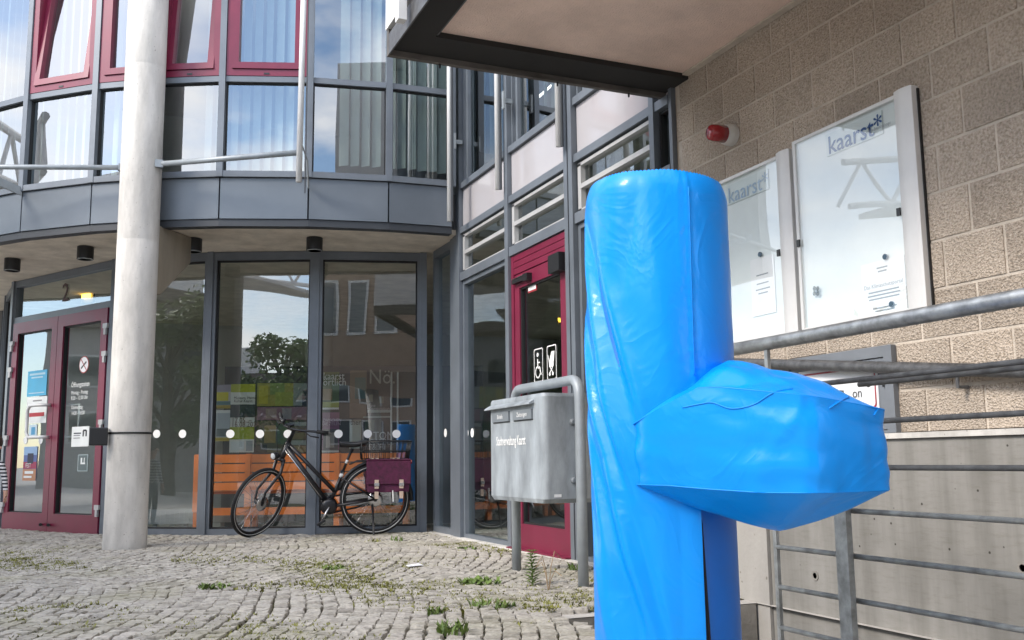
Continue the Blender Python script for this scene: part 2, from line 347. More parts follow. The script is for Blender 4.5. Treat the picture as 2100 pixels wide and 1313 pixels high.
M['winglass']=mat('dark far glazing',(.03,.04,.05),.05,spec=.8)
# ================================================================= ground with the ramp pit left open
PIT=(2.06,3.2,-3.0,4.3)
bm=B(); xs=[-400,-30,PIT[0],PIT[1],30,400]; ys=[-400,-30,PIT[2],PIT[3],30,400]
vg=[[bm.verts.new((x,y,0)) for y in ys] for x in xs]
for i in range(5):
    for j in range(5):
        if i==2 and j==2: continue
        bm.faces.new((vg[i][j],vg[i+1][j],vg[i+1][j+1],vg[i][j+1]))
ground=tag(obj('ground',bm,M['paving']),kind='structure')
bm=B()
v=[bm.verts.new(p) for p in ((PIT[0]-.002,PIT[2],-1.1),(PIT[1]+.1,PIT[2],-1.1),(PIT[1]+.1,PIT[3],-.62),(PIT[0]-.002,PIT[3],-.62))]; bm.faces.new(v)
tag(obj('ramp',bm,M['concrete']),kind='structure')
bm=B(); box(bm,PIT[0]-.12,PIT[0],PIT[2],PIT[3],-1.3,-.004); box(bm,PIT[0]-.12,PIT[1],PIT[3],PIT[3]+.12,-1.3,-.004)
tag(obj('retaining_wall',bm,M['concrete']),'low concrete retaining wall lining the sunken ramp behind the railing','wall')

# ---- cobbles
PAVE=thing('cobblestone_pavement',None,None,(1.2,7,0)); PAVE['kind']='structure'
bm=B()
bx=[(-3.2,3.0),(2.05,3.0),(2.05,4.42),(3.24,4.42),(3.24,9.62),(3.05,9.76),(2.08,10.02),(1.06,10.46),(.15,11.16),(-.95,13.0),(-1.1,14.1),(-3.2,14.1)]
bm.faces.new([bm.verts.new((x,y,.004)) for x,y in bx])
obj('joint_bed',bm,M['bed'],PAVE)
def inpoly(x,y,P):
    c=False; j=len(P)-1
    for i in range(len(P)):
        if (P[i][1]>y)!=(P[j][1]>y) and x<(P[j][0]-P[i][0])*(y-P[i][1])/(P[j][1]-P[i][1])+P[i][0]: c=not c
        j=i
    return c
def project(p):
    d=Vector(p)-CAM; z=d.dot(FW)
    return 1050+FPX*d.dot(RT)/z,656.5-FPX*d.dot(UP)/z,z
def cobble_verts(w,l,h,rnd):
    # irregular split stone: bottom ring, shoulder ring, crowned top
    A=[]; k=8
    cs=[(-1,-1),(0,-1.06),(1,-1),(1.06,0),(1,1),(0,1.06),(-1,1),(-1.06,0)]
    jit=[(rnd.uniform(-.17,.17),rnd.uniform(-.17,.17)) for _ in cs]
    tz=[rnd.uniform(-.004,.004) for _ in cs]
    for (sx,sy),(jx,jy) in zip(cs,jit): A.append(((sx+jx)*w/2,(sy+jy)*l/2,-.01))
    for i,((sx,sy),(jx,jy)) in enumerate(zip(cs,jit)): A.append(((sx+jx)*w/2*.98,(sy+jy)*l/2*.98,h-.007+tz[i]))
    for i,((sx,sy),(jx,jy)) in enumerate(zip(cs,jit)): A.append(((sx+jx)*w/2*.90,(sy+jy)*l/2*.90,h+tz[i]))
    A.append((0,0,h+rnd.uniform(0,.006)))
    Fc=[]
    for r in (0,8):
        for i in range(8): Fc.append((r+i,r+(i+1)%8,r+8+(i+1)%8,r+8+i))
    for i in range(8): Fc.append((16+i,16+(i+1)%8,24))
    return A,Fc
rnd=random.Random(3); stones=[]
e1=Vector((.40,.9165)); e2=Vector((e1.y,-e1.x)); WD=3.2
for iv in range(-135,170):
    u=-6.0+rnd.uniform(0,.1)
    while u<20:
        w=rnd.uniform(.06,.10)
        uc=u+w/2; ph=(uc/WD)%1.0; q=2*ph-1
        vv=iv*.078+.26*(1-q*q)+.05*noise.noise((uc*.9,iv*.15,0)); sl=-.26*2*q*2/WD
        x,y=(e1*uc+e2*vv)+Vector((1,6))
        u+=w+.006
        if not (-3.2<x<3.3 and 3.0<y<14.1): continue
        if not inpoly(x,y,bx): continue
        X,Y,Z=project((x,y,0))
        if X<-1100 or X>1500 or Y>1600: continue
        if (x-.3)**2+(y-9.34)**2<.2**2: continue
        ang=math.atan2(e1.y,e1.x)-math.atan(sl)
        stones.append((Z,x,y,w*.95,.078*rnd.uniform(.85,.97),ang,rnd.uniform(-.12,.12)))
stones.sort(key=lambda s:s[0])
inv=[s for s in stones if -20<project((s[1],s[2],0))[0]<1215 and project((s[1],s[2],0))[1]<1322]
near=set(id(s) for s in inv[:300])
var=[]
for k in range(12):
    A,Fc=cobble_verts(1,1,1,rnd)
    me=bpy.data.meshes.new('cobble'); me.from_pydata([(a[0]*.1,a[1]*.095,.026+(a[2]-1 if a[2]>.5 else -.026)*1.0) for a in A],[],Fc); me.materials.append(M['cobble'])
    var.append(me)
V=[];FF=[]
o0=rootloc(PAVE)
for s in stones:
    Z,x,y,w,l,a,t=s
    hz=.030+.008*noise.noise((x*1.1,y*1.1,0))+rnd.uniform(-.004,.004)
    if id(s) in near:
        o=bpy.data.objects.new('cobble',rnd.choice(var)); COL.objects.link(o); o.parent=PAVE
        o.location=Vector((x,y,hz-.026))-o0; o.rotation_euler=(rnd.uniform(-.05,.05),rnd.uniform(-.05,.05),a+t); o.scale=(w/.1,l/.095,1)
    else:
        A,Fc=cobble_verts(w,l,hz,rnd); b=len(V); ca,sa=math.cos(a+t),math.sin(a+t)
        for p in A: V.append((x+p[0]*ca-p[1]*sa-o0.x,y+p[0]*sa+p[1]*ca-o0.y,p[2]))
        FF+= [tuple(i+b for i in f) for f in Fc]
me=bpy.data.meshes.new('cobbles'); me.from_pydata(V,[],FF)
tag(obj('cobbles',me,M['cobble'],PAVE,local=True),kind='stuff')

# ---- moss and tiny grass in the joints
def blades(bm,c,n,h,spread,w,rnd,lean=.5):
    for _ in range(n):
        a=rnd.uniform(0,6.283); r=spread*math.sqrt(rnd.random()); b=Vector(c)+Vector((math.cos(a)*r,math.sin(a)*r,0))
        a2=rnd.uniform(0,6.283); d=Vector((math.cos(a2),math.sin(a2),0)); s=Vector((-d.y,d.x,0))*w*rnd.uniform(.6,1.2); hh=h*rnd.uniform(.5,1.1)
        p1=b+d*hh*lean*.4+Vector((0,0,hh*.6)); p2=b+d*hh*lean+Vector((0,0,hh))
        q=[bm.verts.new(b-s*.6),bm.verts.new(b+s*.6),bm.verts.new(p1+s),bm.verts.new(p1-s),bm.verts.new(p2)]
        bm.faces.new(q[:4]); bm.faces.new((q[3],q[2],q[4]))
bm=B(); cnt=0
for k in range(40000):
    x,y=rnd.uniform(-1.2,3.2),rnd.uniform(3.4,9.8)
    if not inpoly(x,y,bx): continue
    if y>9.3 and rnd.random()<.6: continue
    f=noise.noise((x*1.0+3,y*.7,2.0))+.6*noise.noise((x*3.1,y*3.1,7.0))
    if x<.6: f-=.18
    if y>8.3: f-=.2
    if f<.0 or rnd.random()>min(1,(f+.06)*1.3): continue
    blades(bm,(x,y,.006),6,.034,.04,.006,rnd,.7); cnt+=1
    if cnt>13000: break
tag(obj('moss',bm,M['moss']),'low moss and tiny grass growing in the joints of the cobbles','moss',kind='stuff')
def weed(label,px,py,h,n,spread,w=.008,lean=.7,m='weed'):
    p=onz(px,py,.02); r2=random.Random(int(px)); bm=B(); blades(bm,(0,0,0),n,h,spread,w,r2,lean)
    o=obj('weed',bm,M[m]); o.location=p; return tag(o,label,'weed','weeds between the cobbles')
weed('low leafy weed clump spreading over the cobbles left of the mailbox posts',985,1200,.045,90,.12,.012,1.1)
weed('grass tuft on the cobbles below the weed clump left of the mailbox',985,1248,.05,40,.05,.006)
weed('grass tuft nearest the bottom edge in the middle of the pavement',930,1300,.06,70,.07,.007)
weed('grass tuft just below the left mailbox post on the cobbles',1035,1250,.05,36,.05,.006)
weed('small grass tuft below the bicycle rear wheel',815,1112,.06,22,.05,.006)
weed('brownish dry tuft at the bicycle kickstand',768,1114,.045,26,.06,.006,.8,'moss')
weed('green tuft in front of the glass to the left of the wheelchair door',960,1128,.035,40,.09,.009,1.1)
weed('moss cushion on the cobbles below the bicycle in the middle of the yard',440,1207,.03,80,.10,.009,1.1)
weed('light green tuft left of the paper scrap',690,1170,.035,60,.11,.009,1.1)
weed('small tuft at the foot of the right mailbox post',1180,1172,.06,26,.05,.008)
weed('single green tuft left of the lower weed clump',893,1262,.045,26,.04,.006)
# tall leafy weed with rosettes
p=onz(1092,1205,.02); tw=thing('tall_weed','tall bright green weed with whorled leaves beside the left mailbox post','weed',p,'weeds between the cobbles')
obj('stem',T([p,p+Vector((.0,0,.1)),p+Vector((-.01,0,.2))],[.004,.003,.002],6),M['weed'],tw)
bm=B(); r2=random.Random(5)
for z in [.02+.018*i for i in range(11)]:
    for k in range(6):
        a=k*1.05+z*40; d=Vector((math.cos(a),math.sin(a),.45)); L_=.055*(1-z*2.2)+.012; s=Vector((-d.y,d.x,0))*.009; b=p+Vector((0,0,z))
        q=[bm.verts.new(b),bm.verts.new(b+d*L_*.5+s),bm.verts.new(b+d*L_+Vector((0,0,-.008))),bm.verts.new(b+d*L_*.5-s)]; bm.faces.new(q)
obj('leaves',bm,M['weed'],tw)
p=onz(1125,1215,.02); dw=thing('dry_weed','withered brown stalks drooping next to the tall green weed','weed',p,'weeds between the cobbles')
for a,h in ((.3,.22),(1.9,.16),(3.6,.2),(5.1,.12)):
    d=Vector((math.cos(a),math.sin(a),0))
    obj('stalk',T([p,p+d*.02+Vector((0,0,h*.6)),p+d*.05+Vector((0,0,h)),p+d*.1+Vector((0,0,h*.8))],.0025,5),M['drystem'],dw)
p=onz(848,1161,.034); bm=B(); q=[bm.verts.new(p+Vector(v)) for v in ((-.05,-.04,0),(.06,-.03,.004),(.05,.06,.008),(-.04,.05,0))]; bm.faces.new(q)
r=bmesh.ops.extrude_face_region(bm,geom=bm.faces[:]); bmesh.ops.translate(bm,verts=[g for g in r['geom'] if isinstance(g,bmesh.types.BMVert)],vec=(0,0,.003))
tag(obj('paper_scrap',bm,M['paper']),'white scrap of paper lying on the cobbles','litter')

# ================================================================= glass building
BLD=thing('glass_building','curved town hall front of grey framed glass with maroon windows and doors','building',(3.25,9.75,0))
CD=Vector((3.14,14.16)); RD=5.39
meas=[(-.733,10.40),(-.109,9.85),None,(1.0,9.235),(1.775,8.986),(2.50,8.80),(3.10,8.765)]
ang=[math.atan2(m_[1]-CD.y,m_[0]-CD.x) if m_ else None for m_ in meas]
ang=[a+2*math.pi if a is not None and a<0 else a for a in ang]; ang[2]=(ang[1]+ang[3])/2
ang=[ang[0]-.145*k for k in (5,4,3,2,1)]+ang
ND=[(CD.x+RD*math.cos(a),CD.y+RD*math.sin(a)) for a in ang]   # 12 nodes; index 5 = px 43
ND[-1]=(3.13,ND[-1][1])
G=[(-1.25,15.6),(-1.113,14.17),(-.945,13.03),(.152,11.2),(1.065,10.49),(2.083,10.05),(3.165,9.765)]
# slabs, floors, rooms
def prism(P,z0,z1):
    bm=B(); a=[bm.verts.new((x,y,z0)) for x,y in P]; b=[bm.verts.new((x,y,z1)) for x,y in P]
    bm.faces.new(a[::-1]); bm.faces.new(b); n=len(P)
    for i in range(n): bm.faces.new((a[i],a[(i+1)%n],b[(i+1)%n],b[i]))
    bmesh.ops.recalc_face_normals(bm,faces=bm.faces); return bm
def inset(P,d): return [(CD.x+(x-CD.x)*(1-d/RD),CD.y+(y-CD.y)*(1-d/RD)) for x,y in P]
slab=inset(ND,.07)[:-1]+[(3.1,8.86),(3.31,8.86),(3.31,4.97),(9,4.97),(9,18),(-2.5,18)]
obj('soffit',prism(slab,2.95,3.0),M['soffit'],BLD)
obj('upper_floor',prism(slab,3.004,3.36),M['roomdark'],BLD)
obj('roof',prism(inset(ND,-.1)[:-1]+[(3.05,8.7),(3.05,4.97),(9,4.97),(9,18),(-2.5,18)],6.1,6.4),M['ceil'],BLD)
fl=[(x,y+.03) for x,y in G]+[(3.3,9.8),(3.3,4.97),(9,4.97),(9,18),(-1.25,18)]
obj('interior_floor',prism(fl,.0,.03),M['roomfloor'],BLD)
bm=B(); box(bm,-2.6,9,16.2,16.35,.03,2.949); obj('back_wall',bm,M['room'],BLD)
bm=B(); box(bm,8.8,9,4.97,16.2,.03,2.949); box(bm,3.4,8.8,4.97,5.1,.03,2.949); obj('interior_wall',bm,M['room'],BLD)
bm=B(); box(bm,-2.6,9,15.4,15.55,3.37,6.09); box(bm,8.8,9,5.1,15.4,3.37,6.09); box(bm,3.4,9,4.97,5.1,3.37,6.09); box(bm,-2.6,-2.45,11.4,15.4,3.37,6.09); obj('upper_interior_wall',bm,M['room'],BLD)
bm=B(); box(bm,-1.4,-1.25,15.6,16.2,.0,2.949); obj('side_wall',bm,M['facade_grey'],BLD)
# room partition that carries the posters, an inner column, ceiling tubes
gdir=Facet(G[4],G[6])
PF=Facet(gdir.pt(-.1,0,-1.25)[:2],gdir.pt(2.9,0,-1.25)[:2])
obj('partition',fb(PF,0,PF.L,.03,1.86,-.08,0),M['roomdark'],BLD)
bm=B(); lathe(bm,[(.17,.03),(.17,2.945)],(2.6,12.3,0),24); obj('inner_column',bm,M['room'],BLD,True)
bm=B(); box(bm,1.2,1.225,10.4,11.6,5.6,5.62); obj('ceiling_tube',bm,M['tube_lamp'],BLD)

# ---- upper drum storey
def tilt(bm,F,zb,k):
    for v in bm.verts: v.co-=F.n*(k*max(0,v.co.z-zb))
    return bm
def glass(F,a0,a1,z0,z1,o,m,parent,k=0,name='pane'):
    bm=fquad(F,a0,a1,z0,z1,o)
    if k: tilt(bm,F,z0-.08,k)
    return obj(name,bm,M[m],parent)
kinds={5:'tilt',6:'fixed_red',7:'tilt',8:'red'}     # by facet index
blinds={0:(0,1),1:(0,1),2:(0,1),3:(0,1),4:(0,1),5:(.12,1),6:(0,.55),7:(.55,1),8:(0,1),9:(.35,1),10:(0,1)}
mull=[]
for i in range(11):
    F=Facet(ND[i],ND[i+1]); Lf=F.L
    if i>=3:
        pn=fb(F,.006,Lf-.006,3.004,3.392,-.02,.02,.003); obj('spandrel_panel',pn,M['panel'],BLD)
    else: obj('spandrel_panel',fb(F,.006,Lf-.006,3.004,3.392,-.02,.02),M['panel'],BLD)
    obj('drip_edge',fb(F,0,Lf,2.935,3.0,-.10,.006),M['dark'],BLD)
    w=obj('window',fb(F,.0,Lf,3.40,3.458,-.07,.045),M['frame'],BLD); obj('transom',fb(F,.03,Lf-.03,4.335,4.39,-.05,.03),M['frame'],w)
    gk=B(); fframe(gk,F,.03,Lf-.03,3.458,4.335,.012,-.035,.0); obj('gasket',gk,M['gasket'],w)
    glass(F,.035,Lf-.035,3.46,4.335,-.018,'glass_up',w)
    kd=kinds.get(i)
    if kd:
        bm=B(); fframe(bm,F,.032,Lf-.032,4.394,6.09,.062,-.05,.035); bev(bm,.004); obj('window_frame',bm,M['maroon'],w)
        bm=B(); fframe(bm,F,.085,Lf-.085,4.462,6.02,.062,-.035,.05); bev(bm,.005)
        k={'tilt':.11,'red':.0,'fixed_red':.0}[kd]
        if k: tilt(bm,F,4.47,k)
        obj('sash',bm,M['maroon'],w)
        glass(F,.14,Lf-.14,4.52,5.96,.0,'glass_up',w,k)
        bm=B(); fbox(bm,F,Lf*.5-.025,Lf*.5+.025,4.408,4.424,.035,.04); obj('vent_slot',bm,M['black'],w)
    else: glass(F,.03,Lf-.03,4.39,6.09,-.018,'glass_up',w)
    b0,b1=blinds[i]; n=int(Lf*(b1-b0)/.105)
    sl=B(); 
    for j in range(n):
        c=Lf*b0+.07+j*.105; a=R(random.uniform(28,40)); dx,do=.05*math.cos(a),.05*math.sin(a)
        s_=B(); zt=6.0; zb=3.50+random.uniform(0,.02)+.10*(i in (9,10))
        pts=[F.pt(c-dx,zb,-.22-do),F.pt(c+dx,zb,-.22+do),F.pt(c+dx,zt,-.22+do),F.pt(c-dx,zt,-.22-do)]
        off=F.n*.002
        hexa(s_,[pts[0]+off,pts[1]+off,pts[1]-off,pts[0]-off,pts[3]+off,pts[2]+off,pts[2]-off,pts[3]-off]); obj('slat',s_,M['blind'],w)
    sl.free()
for i in range(12):
    x,y=ND[i]; r=Vector((x-CD.x,y-CD.y,0)).normalized(); t=Vector((-r.y,r.x,0)); c=Vector((x,y,0))
    F=Facet((c-t*.03)[:2],(c+t*.03)[:2])
    obj('mullion',fb(F,0,F.L,3.402,6.09,-.08,.048,.004),M['frame'],BLD)
# ---- ground floor glazing under the soffit
DOTS={3:[321,374],4:[472,533,590],5:[694,754,813]}
for i in (0,1,3,4,5):
    F=Facet(G[i],G[i+1]); Lf=F.L
    bm=B(); fframe(bm,F,.03,Lf-.03,.03,2.945,.035,-.07,.015,.06,.085)
    w=obj('shop_window',bm,M['frame'],BLD)
    bm=B(); fframe(bm,F,.065,Lf-.065,.09,2.86,.016,-.06,-.012); obj('gasket',bm,M['gasket'],w)
    glass(F,.06,Lf-.06,.08,2.87,-.035,'glass_lo',w)
    for px in DOTS.get(i,[]):
        s_,z=F.px(px,890,-.03); bm=B(); disc(bm,F.pt(s_,z,-.032),F.t,Vector((0,0,1)),.043); obj('marker_dot',bm,M['white'],w)
for i in range(0,7):
    x,y=G[i]; a=Vector(G[max(0,i-1)]); b=Vector(G[min(6,i+1)]); t=(b-a).normalized(); c=Vector((x,y)); F=Facet(c-t*.034,c+t*.034)
    obj('mullion',fb(F,0,F.L,.005,2.948,-.09,.03,.004),M['frame'],BLD)
obj('sill_strip',fb(Facet(G[3],G[6]),0,2.2,-.01,.012,-.1,.0),M['paleconcrete'],BLD)
# ---- double door
DF=Facet(G[2],G[3]); DL=DF.L
bm=B(); fbox(bm,DF,.034,DL-.034,2.43,2.50,-.07,.012); fbox(bm,DF,.034,DL-.034,2.87,2.945,-.07,.012); fbox(bm,DF,.034,.075,.02,2.43,-.07,.012); fbox(bm,DF,DL-.075,DL-.034,.02,2.43,-.07,.012); fbox(bm,DF,.034,.06,2.5,2.87,-.07,.012); fbox(bm,DF,DL-.06,DL-.034,2.5,2.87,-.07,.012)
door=obj('double_door',bm,M['frame'],BLD)
glass(DF,.06,DL-.06,2.5,2.87,-.03,'glass_lo',door,name='transom_pane')
s_,z=DF.px(131,601); obj('house_number',text('2',.30,DF.pt(s_,z,-.02),DF.t,(0,0,1),extr=.004),mat('dark red number',(.05,.012,.015),.5),door)
mid=DF.px(113,860)[0]; mid=DL*.5
for a0,a1 in ((.08,mid-.004),(mid+.004,DL-.08)):
    bm=B(); fframe(bm,DF,a0,a1,.02,2.425,.115,-.05,.03,.20,.13); bev(bm,.004); obj('door_leaf',bm,M['maroon'],door)
    bm=B(); fframe(bm,DF,a0+.115,a1-.115,.22,2.295,.012,-.03,.012); obj('gasket',bm,M['gasket'],door)
    glass(DF,a0+.115,a1-.115,.22,2.295,-.01,'glass_lo',door,name='door_pane')
for a,zs in ((.085,(2.16,1.85,1.05,.28)),(DL-.085,(2.2,1.9,1.17,.28))):
    for z in zs:
        bm=B(); fbox(bm,DF,a-.035,a+.045,z,z+.05,.03,.055); fbox(bm,DF,a-.015,a+.02,z-.07,z,.03,.055); obj('hinge',bm,M['whiteframe'],door)
hc=mid-.06; z0,z1=DF.px(98,897)[1],DF.px(98,832)[1]
hp=[DF.pt(hc,z0,.03),DF.pt(hc,z0,.085),DF.pt(hc-.03,z0,.10),DF.pt(hc-.30,z0,.10),DF.pt(hc-.34,z0+.04,.10),DF.pt(hc-.34,z1-.04,.10),DF.pt(hc-.30,z1,.10),DF.pt(hc-.03,z1,.10),DF.pt(hc,z1,.085),DF.pt(hc,z1,.03)]
hp=[DF.pt(hc,z0,.03),DF.pt(hc,z0,.09),DF.pt(hc-.10,z0,.125),DF.pt(hc-.25,z0,.13),DF.pt(hc-.30,z0+.05,.13),DF.pt(hc-.30,z1-.05,.13),DF.pt(hc-.25,z1,.13),DF.pt(hc-.10,z1,.125),DF.pt(hc,z1,.09),DF.pt(hc,z1,.03)]
obj('door_handle',T(hp,.019,10),M['alu'],door,True)
obj('door_handle',T([DF.pt(mid+.08,z0,-.05),DF.pt(mid+.08,z0,-.12),DF.pt(mid+.28,z0,-.12),DF.pt(mid+.28,z1,-.12),DF.pt(mid+.08,z1,-.12),DF.pt(mid+.08,z1,-.05)],.016,8),M['alu'],door,True)
for a in (mid-.08,mid+.08):
    bm=B(); lathe(bm,[(.018,0),(.018,.03),(.01,.035)],(0,0,0),10,'Y'); 
    bmesh.ops.translate(bm,verts=bm.verts,vec=DF.pt(a,.10,.06)); obj('floor_bolt',bm,M['black'],door)
for px in (52,83):
    s_,z=DF.px(px,903,-.005); bm=B(); disc(bm,DF.pt(s_,z,-.006),DF.t,Vector((0,0,1)),.045); obj('marker_dot',bm,M['white'],door)
# ---- straight facade
FC=Facet((3.25,9.75),(3.25,4.955)); Y=lambda y:9.75-y
w=obj('shop_window',(lambda b:(fframe(b,FC,.1,Y(9.07),.03,2.945,.05,-.07,.015,.06,.08),b)[1])(B()),M['frame'],BLD)
glass(FC,.14,Y(9.11),.08,2.87,-.035,'glass_side',w)
s_,z=FC.px(913,888,-.03); bm=B(); disc(bm,FC.pt(s_,z,-.032),FC.t,Vector((0,0,1)),.043); obj('marker_dot',bm,M['white'],w)
obj('corner_post',fb(FC,Y(9.07),Y(8.96),.0,6.09,-.1,.03,.004),M['frame'],BLD)
obj('corner_post',fb(FC,Y(8.955),Y(8.77),.0,6.09,-.1,.045,.006),M['frame'],BLD)
obj('mullion',fb(FC,Y(7.625),Y(7.55),.0,6.09,-.09,.045,.004),M['frame'],BLD)
obj('mullion',fb(FC,Y(6.452),Y(6.392),.0,6.09,-.09,.045,.004),M['frame'],BLD)
obj('mullion',fb(FC,Y(6.362),Y(6.30),.0,6.09,-.09,.05,.004),M['frame'],BLD)
obj('mullion_gap',fb(FC,Y(6.392),Y(6.362),.0,6.09,-.09,.0),M['gasket'],BLD)
obj('mullion',fb(FC,Y(5.205),Y(5.15),.0,6.09,-.09,.045,.004),M['frame'],BLD)
obj('end_post',fb(FC,Y(4.99),Y(4.957),.0,3.2,-.09,.03,.004),M['frame'],BLD)
bays=[(8.77,7.625),(7.55,6.452),(6.30,5.205),(5.15,4.99)]
for bi,(y0,y1) in enumerate(bays):
    a0,a1=Y(y0),Y(y1)
    obj('rail',fb(FC,a0,a1,2.475,2.555,-.06,.035,.003),M['frame'],BLD)
    obj('rail',fb(FC,a0,a1,2.945,3.005,-.06,.035,.003),M['frame'],BLD)
    obj('rail',fb(FC,a0,a1,3.392,3.45,-.06,.035,.003),M['frame'],BLD)
    bm=B(); fframe(bm,FC,a0+.004,a1-.004,2.56,2.94,.014,-.05,.0); w=obj('transom_window',bm,M['gasket'],BLD)
    if bi<3:
        bm=B(); fbox(bm,FC,a0+.02,a0+.07,2.58,2.925,-.03,.012); fbox(bm,FC,a0+.02,a1-.02,2.905,2.93,-.03,.012); fbox(bm,FC,a0+.05,a1-.02,2.73,2.765,-.03,.014); fbox(bm,FC,a0+.07,a1-.02,2.562,2.578,-.03,.012)
        obj('vent_frame',bm,M['whiteframe'],w)
    glass(FC,a0+.015,a1-.015,2.565,2.935,-.025,'glass_side',w)
    obj('white_panel',fb(FC,a0+.006,a1-.006,3.01,3.387,-.03,.004),M['whitepanel'],BLD)
    bm=B(); fframe(bm,FC,a0+.004,a1-.004,3.452,6.08,.02,-.05,.0)
    if bi<3: fbox(bm,FC,a0+.10,a0+.14,3.47,6.06,-.05,.0); fbox(bm,FC,a0+.17,a0+.2,3.47,6.06,-.06,-.03)
    w=obj('upper_window',bm,M['frame'],BLD)
    glass(FC,a0+.02,a1-.02,3.47,6.06,-.03,'glass_up',w)
    if bi!=1:
        bm=B(); fframe(bm,FC,a0+.004,a1-.004,.03,2.472,.04,-.06,.01); w=obj('shop_window',bm,M['frame'],BLD)
        glass(FC,a0+.04,a1-.04,.07,2.43,-.03,'glass_side',w)
        if bi==0:
            for px in (957,968): 
                s_,z=FC.px(px,888,-.02); bm=B(); disc(bm,FC.pt(s_,z,-.022),FC.t,Vector((0,0,1)),.043); obj('marker_dot',bm,M['white'],w)
obj('base_strip',fb(FC,.1,Y(4.96),-.01,.035,-.05,.10),M['paleconcrete'],BLD)
# red wheelchair door
a0,a1=Y(7.55),Y(6.452)
bm=B(); fbox(bm,FC,a0+.005,a0+.055,.037,2.47,-.06,.02); fbox(bm,FC,a1-.055,a1-.005,.037,2.47,-.06,.02)
for z in (2.30,2.357,2.414): fbox(bm,FC,a0+.055,a1-.055,z+.003,z+.054,-.05,.018)
bev(bm,.003); door2=obj('single_door',bm,M['maroon'],BLD)
bm=B(); fframe(bm,FC,a0+.058,a1-.058,.045,2.295,.10,-.05,.012,.19,.12); bev(bm,.004); obj('door_leaf',bm,M['maroon'],door2)
bm=B(); fframe(bm,FC,a0+.157,a1-.157,.235,2.176,.015,-.03,.0); obj('gasket',bm,M['gasket'],door2)
glass(FC,a0+.157,a1-.157,.235,2.176,-.02,'glass_side',door2,name='door_pane')
bm=B(); fbox(bm,FC,a1-.22,a1-.03,2.16,2.30,.012,.085); bev(bm,.008); obj('door_closer',bm,M['black'],door2)
bm=B(); fbox(bm,FC,a0+.08,a0+.38,2.215,2.25,.012,.05); fbox(bm,FC,a0+.33,a0+.42,2.20,2.26,.012,.06); obj('closer_arm',bm,M['black'],door2)
bm=B(); fbox(bm,FC,a0+.08,a0+.36,2.252,2.258,.012,.052); obj('closer_rail',bm,M['chrome'],door2)
obj('threshold',fb(FC,a0,a1,.036,.046,-.05,.09),M['maroon'],BLD)
# sticker BHZ and the two pictograms
s_,z=FC.px(1088,580)
st=tag(obj('door_sign',fb(FC,s_-.085,s_+.085,z-.075,z+.075,-.018,-.014),M['redprint']),'white door sign with red border on the maroon wheelchair door','sign')
obj('sign_face',fquad(FC,s_-.075,s_+.075,z-.06,z+.06,-.0125),M['white'],st); obj('lettering',text('BHZ',.06,FC.pt(s_,z,-.0115),FC.t,(0,0,1)),M['blackprint'],st)
def rrect(a,z,w,h,r,n=5):
    P=[]
    for cx,cz,s0 in ((a+w-r,z+h-r,0),(a-w+r,z+h-r,90),(a-w+r,z-h+r,180),(a+w-r,z-h+r,270)):
        for k in range(n+1):
            t=R(s0+90*k/n); P.append((cx+r*math.cos(t),cz+r*math.sin(t)))
    return P
def outline(F,P,w,o):
    bm=B(); n=len(P); c=(sum(p[0] for p in P)/n,sum(p[1] for p in P)/n)
    hw=max(abs(p[0]-c[0]) for p in P); hh=max(abs(p[1]-c[1]) for p in P)
    A=[bm.verts.new(F.pt(a,z,o)) for a,z in P]; Bv=[bm.verts.new(F.pt(c[0]+(a-c[0])*(1-w/hw),c[1]+(z-c[1])*(1-w/hh),o)) for a,z in P]
    for i in range(n): bm.faces.new((A[i],A[(i+1)%n],Bv[(i+1)%n],Bv[i]))
    return bm
def ribbon(F,pts,w,o,bm=None):
    bm=bm or B()
    for (a,b),(c,d) in zip(pts,pts[1:]):
        dx,dz=c-a,d-b; l=math.hypot(dx,dz) or 1; nx,nz=-dz/l*w,dx/l*w
        quad(bm,F.pt(a-nx,b-nz,o),F.pt(c-nx,d-nz,o),F.pt(c+nx,d+nz,o),F.pt(a+nx,b+nz,o))
    return bm
OO=-.014
s_,z=FC.px(1101,749); pic=tag(obj('wheelchair_sticker',outline(FC,rrect(s_,z,.085,.135,.02),.008,OO),M['white']),'white wheelchair symbol sticker on the maroon framed glass door','sticker')
arc=[(s_-.01+.045*math.cos(R(t)),z-.055+.045*math.sin(R(t))) for t in range(100,360,20)]
bm=ribbon(FC,arc,.006,OO+.001); ribbon(FC,[(s_-.012,z+.05),(s_-.008,z-.02),(s_+.03,z-.02),(s_+.045,z-.075),(s_+.06,z-.07)],.008,OO+.002,bm); ribbon(FC,[(s_-.01,z+.02),(s_+.03,z+.02)],.006,OO+.003,bm); disc(bm,FC.pt(s_-.012,z+.085,OO+.001),FC.t,Vector((0,0,1)),.017,12); obj('symbol',bm,M['white'],pic)
s_,z=FC.px(1128,743); pic=tag(obj('pram_sticker',outline(FC,rrect(s_,z,.085,.135,.02),.008,OO),M['white']),'white pram symbol sticker right of the wheelchair sticker on the door glass','sticker')
bm=B(); quad(bm,FC.pt(s_-.045,z+.01,OO+.001),FC.pt(s_+.04,z+.01,OO+.001),FC.pt(s_+.055,z+.085,OO+.001),FC.pt(s_-.0,z+.085,OO+.001)); quad(bm,FC.pt(s_-.04,z-.035,OO+.002),FC.pt(s_+.035,z-.035,OO+.002),FC.pt(s_+.04,z+.012,OO+.002),FC.pt(s_-.045,z+.012,OO+.002))
ribbon(FC,[(s_-.025,z-.035),(s_+.025,z-.08)],.005,OO+.003,bm); ribbon(FC,[(s_+.025,z-.035),(s_-.025,z-.08)],.005,OO+.004,bm); ribbon(FC,[(s_-.04,z+.005),(s_-.06,z+.06)],.005,OO+.003,bm)
for q in (-.028,.028): disc(bm,FC.pt(s_+q,z-.09,OO+.005),FC.t,Vector((0,0,1)),.015,12)
